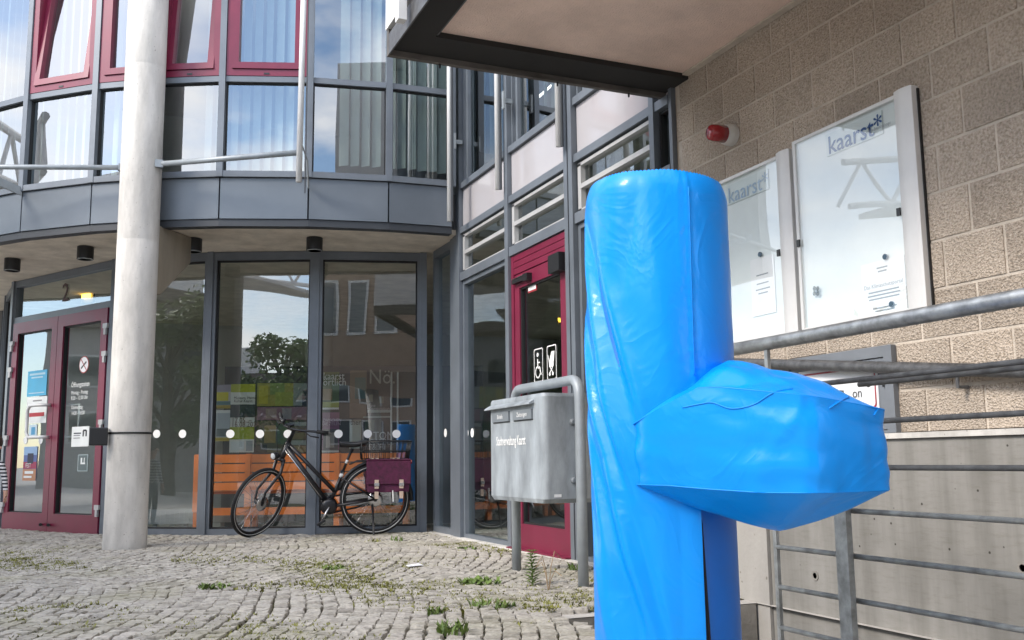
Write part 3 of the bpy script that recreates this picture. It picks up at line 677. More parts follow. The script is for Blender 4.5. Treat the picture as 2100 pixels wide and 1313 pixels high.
obj('symbol',bm,M['white'],pic)
# blind guide rods in front of the facade
for px,pt,zb in ((1021,389,None),(1146,301,None),(922,454,None)):
    p=onx(3.25-.10 if px>930 else 3.02,px,pt)
    bm=B(); tube(bm,[p,(p.x,p.y,6.0)],.024,10); rod=obj('blind_guide_rod',bm,M['alu'],BLD,True)
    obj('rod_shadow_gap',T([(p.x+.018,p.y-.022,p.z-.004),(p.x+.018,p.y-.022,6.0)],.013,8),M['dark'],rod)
for px,py in ((937,292),(1038,208)):
    p=onx(3.18,px,py); bm=B(); box(bm,p.x-.03,p.x+.05,p.y-.02,p.y+.02,p.z-.02,p.z+.02); box(bm,p.x-.04,p.x-.02,p.y-.035,p.y+.005,p.z-.08,p.z+.08); obj('rod_bracket',bm,M['tubegrey'],BLD)
# ================================================================= block wall
WF=Facet((3.25,4.955),(3.25,-1.0))
WALL=thing('block_wall','beige split block wall with pale mortar joints under the overhanging storey','wall',(3.25,4.955,.83))
ZR=2.471; CH=.2055
bm=B(); box(bm,3.2545,3.40,-1.0,4.953,.85,3.2); obj('mortar_bed',bm,M['mortar'],WALL)
bl={}
def blockmesh(L_):
    k=round(L_,3)
    if k not in bl:
        b=B(); box(b,0,.06,-L_,0,0,CH-.014); bev(b,.0045,1); me=bpy.data.meshes.new('block'); b.normal_update(); b.to_mesh(me); b.free(); me.materials.append(M['block']); bl[k]=me
    return bl[k]
rl=rootloc(WALL)
for r in range(-8,4):
    z=ZR+r*CH; ph=4.166 if r%2==1 else 4.166-.149
    zb=z+.006
    y=ph+.298*3
    while y>-.9:
        ytop=min(y-.007,4.951); ybot=y-.298+.007
        if ytop-ybot>.03:
            o=bpy.data.objects.new('block',blockmesh(ytop-ybot)); COL.objects.link(o); o.parent=WALL
            o.location=Vector((3.25+random.uniform(-.0015,.0015),ytop,zb))-rl
            if r==-8: o.scale=(1,1,.90); o.location.z+=.018
        y-=.298
bm=B(); quad(bm,(3.2505,4.953,.83),(3.2505,4.953,3.19),(3.30,4.953,3.19),(3.30,4.953,.83)); obj('wall_end',bm,M['mortar'],WALL)
CW=thing('concrete_base_wall','grey board marked concrete base below the beige block wall','wall',(3.25,4.0,-1.3))
bm=B(); box(bm,3.215,3.42,-1.0,4.954,.822,.846); obj('ledge',bm,M['paleconcrete'],CW)
bm=B(); box(bm,3.232,3.42,-1.0,4.2,-1.3,.82); obj('wall_face',bm,M['board'],CW)
bm=B(); box(bm,3.214,3.42,4.205,4.95,-1.3,.82); obj('wall_end_face',bm,mat('lighter concrete',(.34,.325,.30),.9,var=.12,vs=3,bump=.3,bs=30,pores=24,streak=(1,1,.3)),CW)
for px,py in ((1672,1181),(2098,1165)):
    p=onx(3.232,px,py); bm=B(); lathe(bm,[(.014,.0),(.014,-.004),(.024,-.004),(.024,0.0)],p,20,'X'); obj('formwork_hole',bm,M['concrete'],CW)
# ================================================================= overhanging storey (canopy)
CAN=thing('overhanging_storey','white upper storey on a dark steel edge with pinkish rendered underside','building',(2.3,2,3.0))
bm=B(); box(bm,1.64,3.245,-8,4.80,3.072,3.10); obj('soffit',bm,M['pinksoffit'],CAN)
bm=B(); box(bm,3.205,3.249,-8,4.80,3.058,3.071); obj('edge_bead',bm,M['mortar'],CAN)
bm=B(); box(bm,1.44,1.62,-8,4.80,3.035,3.10); obj('edge_beam',bm,M['steelblack'],CAN)
bm=B(); box(bm,1.44,3.249,4.80,5.05,3.04,3.10); obj('edge_beam',bm,M['steelblack'],CAN)
bm=B(); box(bm,1.62,1.639,-8,4.80,3.05,3.10); obj('edge_trim',bm,M['darkgalv'],CAN)
bm=B(); box(bm,1.43,3.249,5.052,5.085,3.008,3.16); bev(bm,.004); obj('edge_plate',bm,mat('stained steel edge',(.11,.10,.09),.7,.2,var=.5,vs=9,streak=(.3,1,1)),CAN)
bm=B(); box(bm,1.43,1.439,-8,5.05,3.01,3.13); obj('edge_plate',bm,M['darkgalv'],CAN)
bm=B(); box(bm,1.42,3.24,-8,5.08,3.162,6.2); obj('white_wall',bm,M['facade_white'],CAN)
p=onx(1.40,829,45); bm=B(); box(bm,1.36,1.405,p.y-.03,p.y+.03,p.z,6.0); obj('downpipe',bm,M['alu'],CAN)
for px,py in ((917,121),(1166,157),(1316,180)):
    p=onz(px,py-4,3.0); bm=B(); lathe(bm,[(.006,-.02),(.006,.008)],(p.x,5.07,3.004),8); obj('drip_bolt',bm,M['black'],CAN)

# ================================================================= column with bracket, strap, reader
CX,CY=.30,9.34
COLM=thing('concrete_column','tall pale round concrete column standing on the cobbles left of the bicycle','column',(CX,CY,0))
bm=B(); lathe(bm,[(.182,-.05),(.184,.0),(.181,.3),(.18,1.6),(.18,2.745),(.179,2.75),(.18,2.755),(.18,4.4),(.179,4.405),(.18,4.41),(.18,6.05)],(CX,CY,0),48); obj('shaft',bm,M['paleconcrete'],COLM,True)
bm=B(); q=onz(380,470,2.95); d=Vector((.62,.784,0)); s=Vector((d.y,-d.x,0))*.09; c=Vector((CX,CY,0))+d*.10
prof=[(0,2.28),(.17,2.28),(.62,2.66),(.62,2.93),(.0,2.93)]
prof=[(.0,2.30),(.14,2.30),(.60,2.69),(.60,2.945),(.0,2.945)]
a=[bm.verts.new(c+d*u+s+Vector((0,0,z))) for u,z in prof]; b=[bm.verts.new(c+d*u-s+Vector((0,0,z))) for u,z in prof]
bm.faces.new(a); bm.faces.new(b[::-1])
for i in range(5): bm.faces.new((a[i],b[i],b[(i+1)%5],a[(i+1)%5]))
bmesh.ops.recalc_face_normals(bm,faces=bm.faces); bev(bm,.006); obj('bracket',bm,M['bracket'],COLM)
zs=1.02
bm=B(); lathe(bm,[(.1825,zs-.008),(.1865,zs-.008),(.1865,zs+.008),(.1825,zs+.008)],(CX,CY,0),48); obj('steel_strap',bm,M['black'],COLM)
cr_=(Vector((CX,CY,0))-CAM); cr_.z=0; cr_.normalize(); rt=Vector((cr_.y,-cr_.x,0))
c=Vector((CX,CY,zs-.03))-rt*.20-cr_*.10
bm=B(); bmesh.ops.create_cube(bm,size=1); bmesh.ops.scale(bm,vec=(.15,.09,.155),verts=bm.verts); bmesh.ops.rotate(bm,cent=(0,0,0),matrix=Matrix.Rotation(math.atan2(rt.y,rt.x),3,'Z'),verts=bm.verts); bmesh.ops.translate(bm,verts=bm.verts,vec=c-rt*.05); bev(bm,.012,2)
tag(obj('card_reader',bm,M['black']),'black box strapped to the left side of the concrete column','box')
# steel tubes for the outside blinds
COLT=[(CX,CY)]
def thing_tube(label,pts,r):
    t=thing('blind_tube',label,'tube',pts[0],'steel tubes of the outside blinds'); obj('tube',T(pts,r,12),M['tubegrey'],t,True); return t
p1=Vector((1.60,8.50,3.50))
t=thing_tube('galvanised tube running from the column to the right hand vertical blind tube',[(CX+.14,CY-.12,3.47),p1],.026)
bm=B(); bmesh.ops.create_cube(bm,size=.07); bmesh.ops.translate(bm,verts=bm.verts,vec=(CX+.145,CY-.125,3.47)); obj('end_plate',bm,M['tubegrey'],t)
t=thing_tube('galvanised tube running from the column to the left edge of the photo',[(CX-.14,CY+.08,3.465),(-.92,9.97,3.51),(-2.2,10.7,3.55)],.024)
bm=B(); bmesh.ops.create_cube(bm,size=.06); bmesh.ops.translate(bm,verts=bm.verts,vec=(CX-.165,CY+.09,3.465)); obj('end_plate',bm,M['tubegrey'],t)
vt=thing('vertical_blind_tube','pale vertical tube with a bent steel bracket in front of the upper windows','tube',(1.60,8.50,3.2))
obj('tube',T([(1.585,8.48,3.22),(1.61,8.52,6.0)],.027,14),M['alu'],vt,True)
F8=Facet(ND[8],ND[9]); q=Vector((*ND[9],0)); nn=Vector((ND[9][0]-CD.x,ND[9][1]-CD.y,0)).normalized()
for k in range(1):
    b0=q+nn*.06+Vector((0,0,3.30)); b1=q+nn*.26+Vector((0,0,3.50)); b2=q+nn*.40+Vector((-.06,0,3.64))
    bm=B(); 
    for A_,B_ in ((b0,b1),(b1,b2)):
        dd=(B_-A_).normalized(); sd=dd.cross(Vector((1,0,0))).normalized()*.03; xx=Vector((.006,0,0))
        hexa(bm,[A_-sd-xx,A_-sd+xx,A_+sd+xx,A_+sd-xx,B_-sd-xx,B_-sd+xx,B_+sd+xx,B_+sd-xx])
    obj('bracket',bm,M['tubegrey'],vt)
obj('cable',T([q+nn*.20+Vector((-.02,0,3.2)),q+nn*.22+Vector((-.02,0,6.0))],.006,6),M['dark'],vt)
bm=B(); q5=Vector((*ND[5],0)); n5=Vector((ND[5][0]-CD.x,ND[5][1]-CD.y,0)).normalized()
A_=q5+n5*.03+Vector((0,0,3.40)); B_=q5+n5*.45+Vector((-.25,0,3.55)); dd=(B_-A_).normalized(); sd=Vector((0,0,.04)); xx=dd.cross(Vector((0,0,1))).normalized()*.012
hexa(bm,[A_-sd-xx,A_-sd+xx,A_+sd+xx,A_+sd-xx,B_-sd-xx,B_-sd+xx,B_+sd+xx,B_+sd-xx])
tag(obj('blind_bracket',bm,M['tubegrey']),'flat steel bracket on the spandrel at the left edge of the photo','bracket')
# downlights
for px,py,lab in ((25,560,'black cylinder downlight at the left edge under the soffit'),(175,536,'black cylinder downlight above the double door under the soffit'),(397,520,'black cylinder downlight half hidden behind the concrete bracket'),(645,518,'black cylinder downlight above the bicycle window under the soffit')):
    p=onz(px,py-14,2.87); t=thing('downlight',lab,'lamp',(p.x,p.y,2.82),'downlights under the soffit')
    bm=B(); lathe(bm,[(.078,.012),(.08,.0),(.08,.128),(.075,.13)],(p.x,p.y,2.82),28); obj('housing',bm,M['black'],t)
    bm=B(); lathe(bm,[(.068,0.0),(.072,.012),(.075,.0)],(p.x,p.y,2.815),28); obj('lens',bm,M['lens'],t)

# ================================================================= display cases
def case(label,y0,y1,z0,z1,open_post):
    t=thing('display_case',label,'display case',(3.2,(y0+y1)/2,z0),'notice cases on the block wall')
    F=Facet((3.25,y0),(3.25,y1)); Lf=F.L
    obj('back_board',fb(F,.01,Lf-.01,z0+.01,z1-.01,.004,.02),M['pinboard'],t)
    bm=B(); fbox(bm,F,0,Lf-.085,z1-.016,z1,.002,.042); fbox(bm,F,0,Lf-.085,z0,z0+.016,.002,.042); fbox(bm,F,0,.02,z0+.016,z1-.016,.002,.042); bev(bm,.003); obj('case_frame',bm,M['alu'],t)
    bm=B(); n=8; pr=[(Lf-.085,.002),(Lf-.085,.042)]+[(Lf-.085+.10*k/n,.042+.010*math.sin(math.pi*k/n)) for k in range(1,n)]+[(Lf+.015,.040),(Lf+.015,.002)]
    a=[bm.verts.new(F.pt(s,z0-.004,o)) for s,o in pr]; b=[bm.verts.new(F.pt(s,z1+.012,o)) for s,o in pr]
    bm.faces.new(a[::-1]); bm.faces.new(b)
    for i in range(len(pr)): bm.faces.new((a[i],a[(i+1)%len(pr)],b[(i+1)%len(pr)],b[i]))
    bmesh.ops.recalc_face_normals(bm,faces=bm.faces); obj('door_profile',bm,M['alu'],t)
    obj('rubber_edge',fb(F,Lf+.016,Lf+.022,z0,z1,.0,.012),M['gasket'],t)
    obj('glass',fquad(F,.02,Lf-.085,z0+.016,z1-.016,.036),M['glass_case'],t)
    for a in (.012,Lf-.10): obj('lock',fb(F,a-.008,a+.012,(z0+z1)/2-.06,(z0+z1)/2-.025,.042,.050),M['black'],t)
    return t,F
t,F=case('right display case with blue print heading and a notice at its lower right',3.84,3.062,1.36,2.335,True); Lf=F.L
hd=obj('heading_board',fb(F,.23,.60,2.19,2.30,.022,.027),mat('pale heading board',(.60,.66,.66),.4),t)
obj('lettering',text('kaarst*',.125,F.pt(.245,2.235,.030),F.t,(0,0,1),'LEFT',.008),M['bluetext'],t)
obj('small_lettering',text('Amtliche Bekanntmachungen',.022,F.pt(.50,2.225,.0302),F.t,(0,0,1),'LEFT',sx=.6),M['greytext'],t)
def notice(F,px0,py0,px1,py1,lab,lines,magnets,head=None,col='paper'):
    s0,zt=F.px(px0,py0,.025); s1,zb=F.px(px1,py1,.025)
    n=tag(obj('notice',fb(F,s0,s1,zb,zt,.022,.025),M[col]),lab,'notice')
    H_=zt-zb; Wd=s1-s0
    for f,w_ in lines:
        obj('text_line',fb(F,s0+Wd*(.5-w_/2),s0+Wd*(.5+w_/2),zt-H_*f-.004,zt-H_*f+.003,.0255,.0258),M['greytext'],n)
    if head: obj('lettering',text(head,.026,F.pt((s0+s1)/2,zt-H_*.42,.0262),F.t,(0,0,1)),M['greytext'],n)
    for px,py in magnets:
        s,z=F.px(px,py,.03); bm=B(); disc(bm,F.pt(s,z,.036),F.t,Vector((0,0,1)),.013,14); r=bmesh.ops.extrude_face_region(bm,geom=bm.faces[:]); bmesh.ops.translate(bm,verts=[g for g in r['geom'] if isinstance(g,bmesh.types.BMVert)],vec=-F.n*.009); obj('magnet',bm,mat('blue grey magnet',(.06,.11,.16),.5),n)
notice(F,1765,545,1862,645,'white notice held by two dark magnets in the right display case',[(.12,.25),(.18,.2),(.52,.7),(.58,.75),(.64,.7),(.80,.55),(.85,.45)],[(1816,527),(1829,624)],'Das Klimaschutzportal')
bm=B()
for px,py in ((1672,592),(1679,592),(1672,602),(1679,602)):
    s,z=F.px(px,py,.03); disc(bm,F.pt(s,z,.036),F.t,Vector((0,0,1)),.012,14)
tag(obj('magnets',bm,mat('dark blue magnet',(.06,.11,.16),.5)),'four dark blue magnets in a cloverleaf at the left of the right display case','magnet')
t,F=case('left display case partly hidden behind the blue covered post',4.66,3.885,1.36,2.30,True)
hd=obj('heading_board',fb(F,.23,.60,2.15,2.26,.022,.027),mat('pale heading board ',(.60,.66,.66),.4),t)
obj('lettering',text('kaarst*',.125,F.pt(.245,2.195,.030),F.t,(0,0,1),'LEFT'),mat('faded blue print',(.30,.42,.56),.5),t)
notice(F,1538,535,1592,640,'bluish notice in the left display case beside the blue post',[(.3,.5),(.45,.5),(.55,.6),(.62,.4)],[(1559,522)],None,'paper')
# ---- siren
p=onx(3.25,1503,278)
t=thing('siren_lamp','red siren lamp with pale base on the block wall above the left display case','alarm',p)
bm=B(); lathe(bm,[(.062,0),(.062,-.03),(.056,-.055),(.054,-.06)],p,28,'X'); obj('base',bm,M['sirenbase'],t)
bm=B(); lathe(bm,[(.05,-.06),(.048,-.12),(.044,-.15),(.034,-.16)],p,28,'X'); obj('lens',bm,M['redlens'],t,True)
# ---- sign cabinet low on the wall
y0,y1=4.02,3.275; F=Facet((3.25,y0),(3.25,y1)); t=thing('sign_cabinet','grey wall cabinet door with a red bordered sign behind the railing','cabinet',(3.24,3.65,.85)); Lf=F.L
bm=B(); fframe(bm,F,0,Lf,.848,1.235,.05,.002,.03,.012); bev(bm,.003); obj('cabinet_frame',bm,M['cabinet'],t)
obj('cabinet_door',fb(F,.054,Lf-.054,.864,1.181,.002,.022),M['cabinet'],t)
obj('lock',fb(F,Lf-.06,Lf-.052,1.05,1.09,.03,.036),M['black'],t)
sg=tag(obj('wall_sign',fb(F,.12,Lf-.095,.90,1.165,.023,.027),M['paper']),'white sign with rounded red border and black letters on the grey cabinet','sign')
obj('red_border',outline(F,rrect((.12+Lf-.095)/2,1.055,(Lf-.215)/2-.012,.095,.02),.008,.0285),M['redprint'],sg)
s,z=F.px(1784,779,.03); obj('lettering',text('g',.062,F.pt(s,z,.029),F.t,(0,0,1),'RIGHT'),M['blackprint'],sg)
s,z=F.px(1768,806,.03); obj('lettering',text('on',.062,F.pt(s,z,.029),F.t,(0,0,1),'RIGHT'),M['blackprint'],sg)
# ---- wall handrail
hr=thing('wall_handrail','dark sloping handrail fixed to the block wall above the ramp','handrail',(3.19,3.0,1.0))
obj('tube',T([(3.19,4.75,1.297),(3.19,4.364,1.254),(3.19,2.591,1.054),(3.19,-.8,.67)],.027,14),M['darkgalv'],hr,True)
for y in (4.5,2.9,1.2):
    z=1.254-(4.364-y)*.1128; obj('bracket',T([(3.19,y,z-.02),(3.19,y,z-.07),(3.245,y,z-.07)],.008,8),M['darkgalv'],hr)
# ---- railing
RX=1.98
rr=thing('railing','galvanised steel railing with round handrail and thin bars beside the ramp','railing',(RX,2.2,0))
obj('handrail',T([(RX,2.85,1.11),(RX,2.4,1.11),(RX,-1.0,1.115)],.0215,18),M['galv'],rr,True)
for z in (.962,.843,.717,.596,.471,.35,.228,.105):
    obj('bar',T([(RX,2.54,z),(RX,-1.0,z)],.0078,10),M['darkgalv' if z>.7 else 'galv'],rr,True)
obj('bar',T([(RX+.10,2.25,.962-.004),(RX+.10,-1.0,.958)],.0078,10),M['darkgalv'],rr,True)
bm=B(); box(bm,RX-.006,RX+.006,2.535,2.551,.03,1.09); obj('end_bar',bm,M['galv'],rr)
for y in (2.215,.6):
    bm=B(); box(bm,RX-.032,RX-.012,y-.024,y+.024,-.02,.935); bev(bm,.002); obj('post',bm,M['galv'],rr)
    bm=B(); box(bm,RX-.07,RX+.03,y-.05,y+.05,0,.01); obj('foot_plate',bm,M['galv'],rr)
# ================================================================= mailbox
MB=thing('mailbox','scuffed grey metal mailbox hung on a bent tube frame','mailbox',(2.6,5.6,0))
z0,z1=.497,1.135; x0,x1,y0,y1=2.40,2.74,5.15,6.0
bm=B(); n=8; pr=[]
for cx,cy,a in ((x0+.035,y1-.035,90),(x0+.035,y0+.035,180)):
    for k in range(n+1): t=R(a+90*k/n); pr.append((cx+.035*math.cos(t),cy+.035*math.sin(t)))
pr+=[(x1,y0),(x1,y1)]
rings=[]
for f,z in ((.94,z0),(1,z0+.025),(1,z1-.05),(1,z1-.02),(.975,z1)):
    cx,cy=(x0+x1)/2,(y0+y1)/2; rings.append([bm.verts.new((cx+(x-cx)*f,cy+(y-cy)*f,z)) for x,y in pr])
for a,b in zip(rings,rings[1:]):
    for i in range(len(pr)): bm.faces.new((a[i],a[(i+1)%len(pr)],b[(i+1)%len(pr)],b[i]))
bm.faces.new(rings[0][::-1]); bm.faces.new(rings[-1]); bmesh.ops.recalc_face_normals(bm,faces=bm.faces)
obj('body',bm,M['mailbox'],MB)
MF=Facet((x0,y1),(x0,y0)); Lf=MF.L
bm=B(); hexa(bm,[MF.pt(.0,z1-.065,.035),MF.pt(Lf-.13,z1-.06,.035),MF.pt(Lf-.13,z1-.052,0),MF.pt(0,z1-.057,0),MF.pt(.0,z1-.057,.035),MF.pt(Lf-.13,z1-.052,.035),MF.pt(Lf-.13,z1-.03,0),MF.pt(0,z1-.035,0)]); obj('rain_lip',bm,M['mailbox'],MB)
for a,w,tx in ((.08,.27,'Briefe'),(.42,.28,'Zeitungen')):
    sl=obj('slot_flap',fb(MF,a,a+w,z1-.145,z1-.085,.0,.012,.003),M['mailslot'],MB)
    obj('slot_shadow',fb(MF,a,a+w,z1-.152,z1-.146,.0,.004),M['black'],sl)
    obj('lettering',text(tx,.038,MF.pt(a+w/2,z1-.115,.0135),MF.t,(0,0,1)),M['white'],sl)
obj('lettering',text('Stadtverwaltung Kaarst',.082,MF.pt(.13,z1-.27,.004),MF.t,(0,0,1),'LEFT',.014,sx=.60),M['white'],MB)
SF=Facet((x0,y0),(x1,y0)); obj('small_label',fb(SF,.06,.105,z0+.035,z0+.052,0,.002),M['paper'],MB)
for z in (z1-.17,z0+.13):
    bm=B(); lathe(bm,[(.02,.0),(.02,-.012),(.012,-.02)],(2.585,y0-.001,z),14,'Y'); obj('bolt',bm,M['mailslot'],MB)
TB=.031; yn,yf=5.10,6.06
arcn=[(2.61,yn+.09*(1-math.cos(t)),1.125+.09*math.sin(t)) for t in [R(15*k) for k in range(7)]]
arcf=[(2.61,yf-.09*(1-math.cos(t)),1.125+.09*math.sin(t)) for t in [R(15*k) for k in range(6,-1,-1)]]
obj('tube_frame',T([(2.61,yn,-.05),(2.61,yn,.6)]+arcn+[(2.61,5.6,1.215)]+arcf+[(2.61,yf,.6),(2.61,yf,-.05)],TB,18),M['tubegrey'],MB,True)
# ================================================================= blue covered post
_pc=ray(1362,943); PC=CAM+_pc*(2.42/_pc.dot(Vector((math.sin(YAW),math.cos(YAW),0))))
PC=Vector((PC.x,PC.y,0)); Cc=(Vector((0,0,0))-PC).normalized(); Rr=Vector((-Cc.y,Cc.x,0))
if Rr.dot(RT)<0: Rr=-Rr
PO=thing('covered_post','post wrapped in glossy bright blue tarpaulin with a covered arm on its right','post',PC)
def cyl(phi,r,z): return PC+(Rr*math.sin(phi)+Cc*math.cos(phi))*r+Vector((0,0,z))
PR=.1775; ZT=1.425
def foldr(phi,z):
    r=PR
    # long diagonal folds running from the upper left down to the arm root
    s=phi-R(-62); d=z-1.05
    for k,(p0,zz,sl,amp,wd,zl,zh) in enumerate(((R(-66),1.15,1.5,.013,.15,.72,1.38),(R(-52),1.12,1.9,-.012,.14,.74,1.34),(R(-30),1.02,1.7,.008,.16,.72,1.3),(R(-75),.95,2.3,.014,.17,.66,1.2),(R(-58),.88,2.4,-.013,.15,.64,1.1),(R(-38),.80,2.2,.010,.13,.62,1.0),(R(-66),.72,1.6,.012,.16,.45,.9),(R(-48),.62,1.9,-.012,.15,.35,.8),(R(-30),.55,1.8,.012,.16,.28,.74),(R(-60),.50,1.4,.010,.17,.22,.7),(R(-10),.46,1.7,-.010,.14,.18,.66),(R(-40),.36,1.5,.010,.17,.08,.56),(R(-15),.30,1.2,-.009,.16,.02,.5),(R(5),.30,1.0,.008,.13,.05,.5),(R(0),1.15,.5,.004,.3,.85,1.42),(R(-18),1.30,-1.0,-.005,.2,1.12,1.42))):
        if zl<z<zh:
            e=math.sin(math.pi*(z-zl)/(zh-zl))**.7
            c=p0-(z-zz)*sl; x=(phi-c)/wd
            r+=amp*1.15*e*(math.exp(-x*x*1.2) if x<0 else math.exp(-x*2.6)*(1+x*1.2))
    nn=noise.noise((phi*1.6+z*2.5,3.3,z*3.2-phi*.9))
    a=.0045*(1-max(0,min(1,(z-1.2)/.25))*.5); a*= .35 if phi>R(15) and z>.9 else 1
    r+=a*nn+.0012*noise.noise((phi*4+z*5,1.7,z*9))
    if z>.86: # stitched seam
        x=(phi-R(25))/R(1.6); r+=.0022*math.exp(-x*x)+.0012*math.exp(-((phi-R(25))/R(4))**2)*math.sin(z*230)
    r+=.006*max(0,.75-z)
    return r
bm=B(); NP,NZ=220,150; zb=.0; slit=R(24); grid=[]
for j in range(NZ+1):
    z=zb+(ZT-zb)*j/NZ; row=[]
    for i in range(NP):
        phi=-math.pi+2*math.pi*i/NP; r=foldr(phi,z)
        if j>NZ-5: r-=.012*((j-(NZ-5))/5)**2
        zz=z+(.0016*(1 if i%2 else -1)*(.6+.6*random.random())+.002*noise.noise((phi*3,0,0)) if j==NZ else 0)+.010*math.sin(phi+2.2)*(z/ZT)
        if z<.64 and abs(phi-slit)<R(14) and phi<=slit+.01: r+=.010*(1-abs(phi-slit)/R(14))
        row.append(bm.verts.new(cyl(phi,r,zz)))
    grid.append(row)
for j in range(NZ):
    z=zb+(ZT-zb)*(j+.5)/NZ
    for i in range(NP):
        phi=-math.pi+2*math.pi*(i+.5)/NP
        if z<.645 and slit+(.64-z)*.06<phi<R(150): continue
        bm.faces.new((grid[j][i],grid[j][(i+1)%NP],grid[j+1][(i+1)%NP],grid[j+1][i]))
bmesh.ops.delete(bm,geom=[v for v in bm.verts if not v.link_faces],context='VERTS')
obj('post_cover',bm,M['blue'],PO,True)
bm=B(); rows=[]
for j,(r,z) in enumerate(((.168,0),(.168,.3),(.167,.64),(.167,1.405),(.12,1.412),(.001,1.415))):
    rows.append([bm.verts.new(cyl(2*math.pi*k/64,r,z+.010*math.sin(2*math.pi*k/64+2.2)*(z/ZT))) for k in range(64)])
for a,b in zip(rows,rows[1:]):
    for k in range(64): bm.faces.new((a[k],a[(k+1)%64],b[(k+1)%64],b[k]))
obj('inner_cover',bm,mat('darker blue vinyl',(.0,.13,.52),.35,var=.08,vs=4),PO,True)
obj('slit_shade',T([cyl(R(29.5),.1685,.0),cyl(R(28.5),.1685,.35),cyl(R(26.5),.1685,.60),cyl(R(25.5),.169,.63)],[.010,.010,.007,.003],8),M['void'],PO)  # black strip standing in for the darkness inside the open slit
# arm cover
OUTL=[(-.062,.150),(-.056,.185),(-.02,.222),(.08,.268),(.19,.318),(.27,.343),(.30,.346),(.33,.338),(.40,.298),(.47,.252),(.494,.232),(.503,.215),(.503,.195),(.497,.12),(.487,.075),(.46,.052),(.36,.015),(.25,-.015),(.09,-.01),(-.01,.07)]
ol=catmull([(a if a<.3 else .3+(a-.3)*.87,b,0) for a,b in OUTL],7)
NO=len(ol)
def P3(u,v,z): return PC+Rr*u+Cc*v+Vector((0,0,z))
def ztop(u): 
    return .900-.15*max(0,u-.12)-.50*max(0,.08-u)
def zbot(u): return .688-.012*min(1,max(0,u/.2))+.02*max(0,.1-u)
def wr(u,v,z,a=.004,s=7): return a*noise.noise((u*s,v*s,z*s))
bm=B(); rows=[]
ctr=Vector((.23,.15,0))
for j in range(19):
    f=j/18; row=[]
    for i,p in enumerate(ol):
        z=zbot(p.x)+(ztop(p.x)-zbot(p.x))*f
        bul=1+.018*math.sin(math.pi*f)*(1 if p.x<.42 else .2)
        pk=1-.012*max(0,1-f*5)*(.5+.5*math.sin(i*.61+2*math.sin(i*.23)))
        q=ctr+(Vector((p.x,p.y,0))-ctr)*bul*pk; d=(q-ctr).normalized()
        q+=d*(wr(q.x+z,q.y,z,.011,5)+wr(q.x+z*1.5,q.y+3,z*2,.005,12)+.004*math.exp(-((q.x-.235-.05*(z-.78)*5*0.2+.04*math.sin(z*20))/.012)**2)*(1 if q.y>.1 else 0))
        row.append(bm.verts.new(P3(q.x,q.y,z)))
    rows.append(row)
for a,b in zip(rows,rows[1:]):
    for i in range(NO): bm.faces.new((a[i],a[(i+1)%NO],b[(i+1)%NO],b[i]))
bmesh.ops.recalc_face_normals(bm,faces=bm.faces)
obj('arm_side_cover',bm,M['blue'],PO,True)
AP=(.165,.12,.985)
bm=B(); rows=[]
for j in range(23):
    f=j/22; row=[]
    for i,p in enumerate(ol):
        u=p.x+(AP[0]-p.x)*f; v=p.y+(AP[1]-p.y)*f
        z0_=ztop(p.x); z=z0_+(AP[2]-z0_)*(f**.92) ; z-=.02*max(0,f-.8)**1.5*6
        z+=wr(u,v,1,.020,8)*math.sin(math.pi*min(1,f*1.3))+wr(u,v,4,.007,19)*math.sin(math.pi*f)
        # draped pocket and the crease below the crest, facing the viewer
        z+=.010*math.exp(-((u-.15)/.05)**2-((v-.235)/.03)**2)-.012*math.exp(-((u-.16)/.07)**2-((v-.275)/.018)**2)
        k=1+.035*0
        row.append(bm.verts.new(P3(u,v,z)))
    rows.append(row)
for a,b in zip(rows,rows[1:]):
    for i in range(NO): bm.faces.new((a[i],a[(i+1)%NO],b[(i+1)%NO],b[i]))
bm.faces.new(rows[-1]); bmesh.ops.remove_doubles(bm,verts=bm.verts,dist=.0008); bmesh.ops.recalc_face_normals(bm,faces=bm.faces)
obj('arm_top_cover',bm,M['blue'],PO,True)
bm=B(); rows=[]; AB=(.245,.20,.590)
for j in range(15):
    f=j/14; row=[]
    for i,p in enumerate(ol):
        pk=1-.012*(.5+.5*math.sin(i*.61+2*math.sin(i*.23)))*(1-f)
        q=ctr+(Vector((p.x,p.y,0))-ctr)*pk
        u=q.x+(AB[0]-q.x)*f; v=q.y+(AB[1]-q.y)*f; z=zbot(p.x)-.002+(AB[2]-zbot(p.x))*(1-(1-f)**1.25)+wr(u,v,2,.007,9)*math.sin(math.pi*min(1,f*1.1))
        row.append(bm.verts.new(P3(u,v,z)))
    rows.append(row)
for a,b in zip(rows,rows[1:]):
    for i in range(NO): bm.faces.new((a[i],a[(i+1)%NO],b[(i+1)%NO],b[i]))
bm.faces.new(rows[-1]); bmesh.ops.remove_doubles(bm,verts=bm.verts,dist=.0008); bmesh.ops.recalc_face_normals(bm,faces=bm.faces)
obj('arm_bottom_cover',bm,M['blue'],PO,True)
def seamline(zf,k,r):
    return T([P3(*(ctr+(Vector((p.x,p.y,0))-ctr)*(k-.012*(.5+.5*math.sin(i*.61+2*math.sin(i*.23)))*(k<1.003)))[:2],zf(p.x)) for i,p in enumerate(ol)],r,6,closed=True)
obj('bottom_seam',seamline(lambda u:zbot(u)-.0005,.999,.0019),M['blueseam'],PO,True)
obj('top_seam',seamline(lambda u:ztop(u)+.001,1.004,.0022),M['blueseam'],PO,True)
from mathutils.bvhtree import BVHTree
_vs=[];_ps=[]
for o_ in PO.children:
    if o_.name.split('.')[0] in ('arm_top_cover','arm_side_cover','post_cover'):
        b_=len(_vs); _vs+=[v.co+PO.location for v in o_.data.vertices]; _ps+=[[i_+b_ for i_ in p_.vertices] for p_ in o_.data.polygons]
_bv=BVHTree.FromPolygons(_vs,_ps)
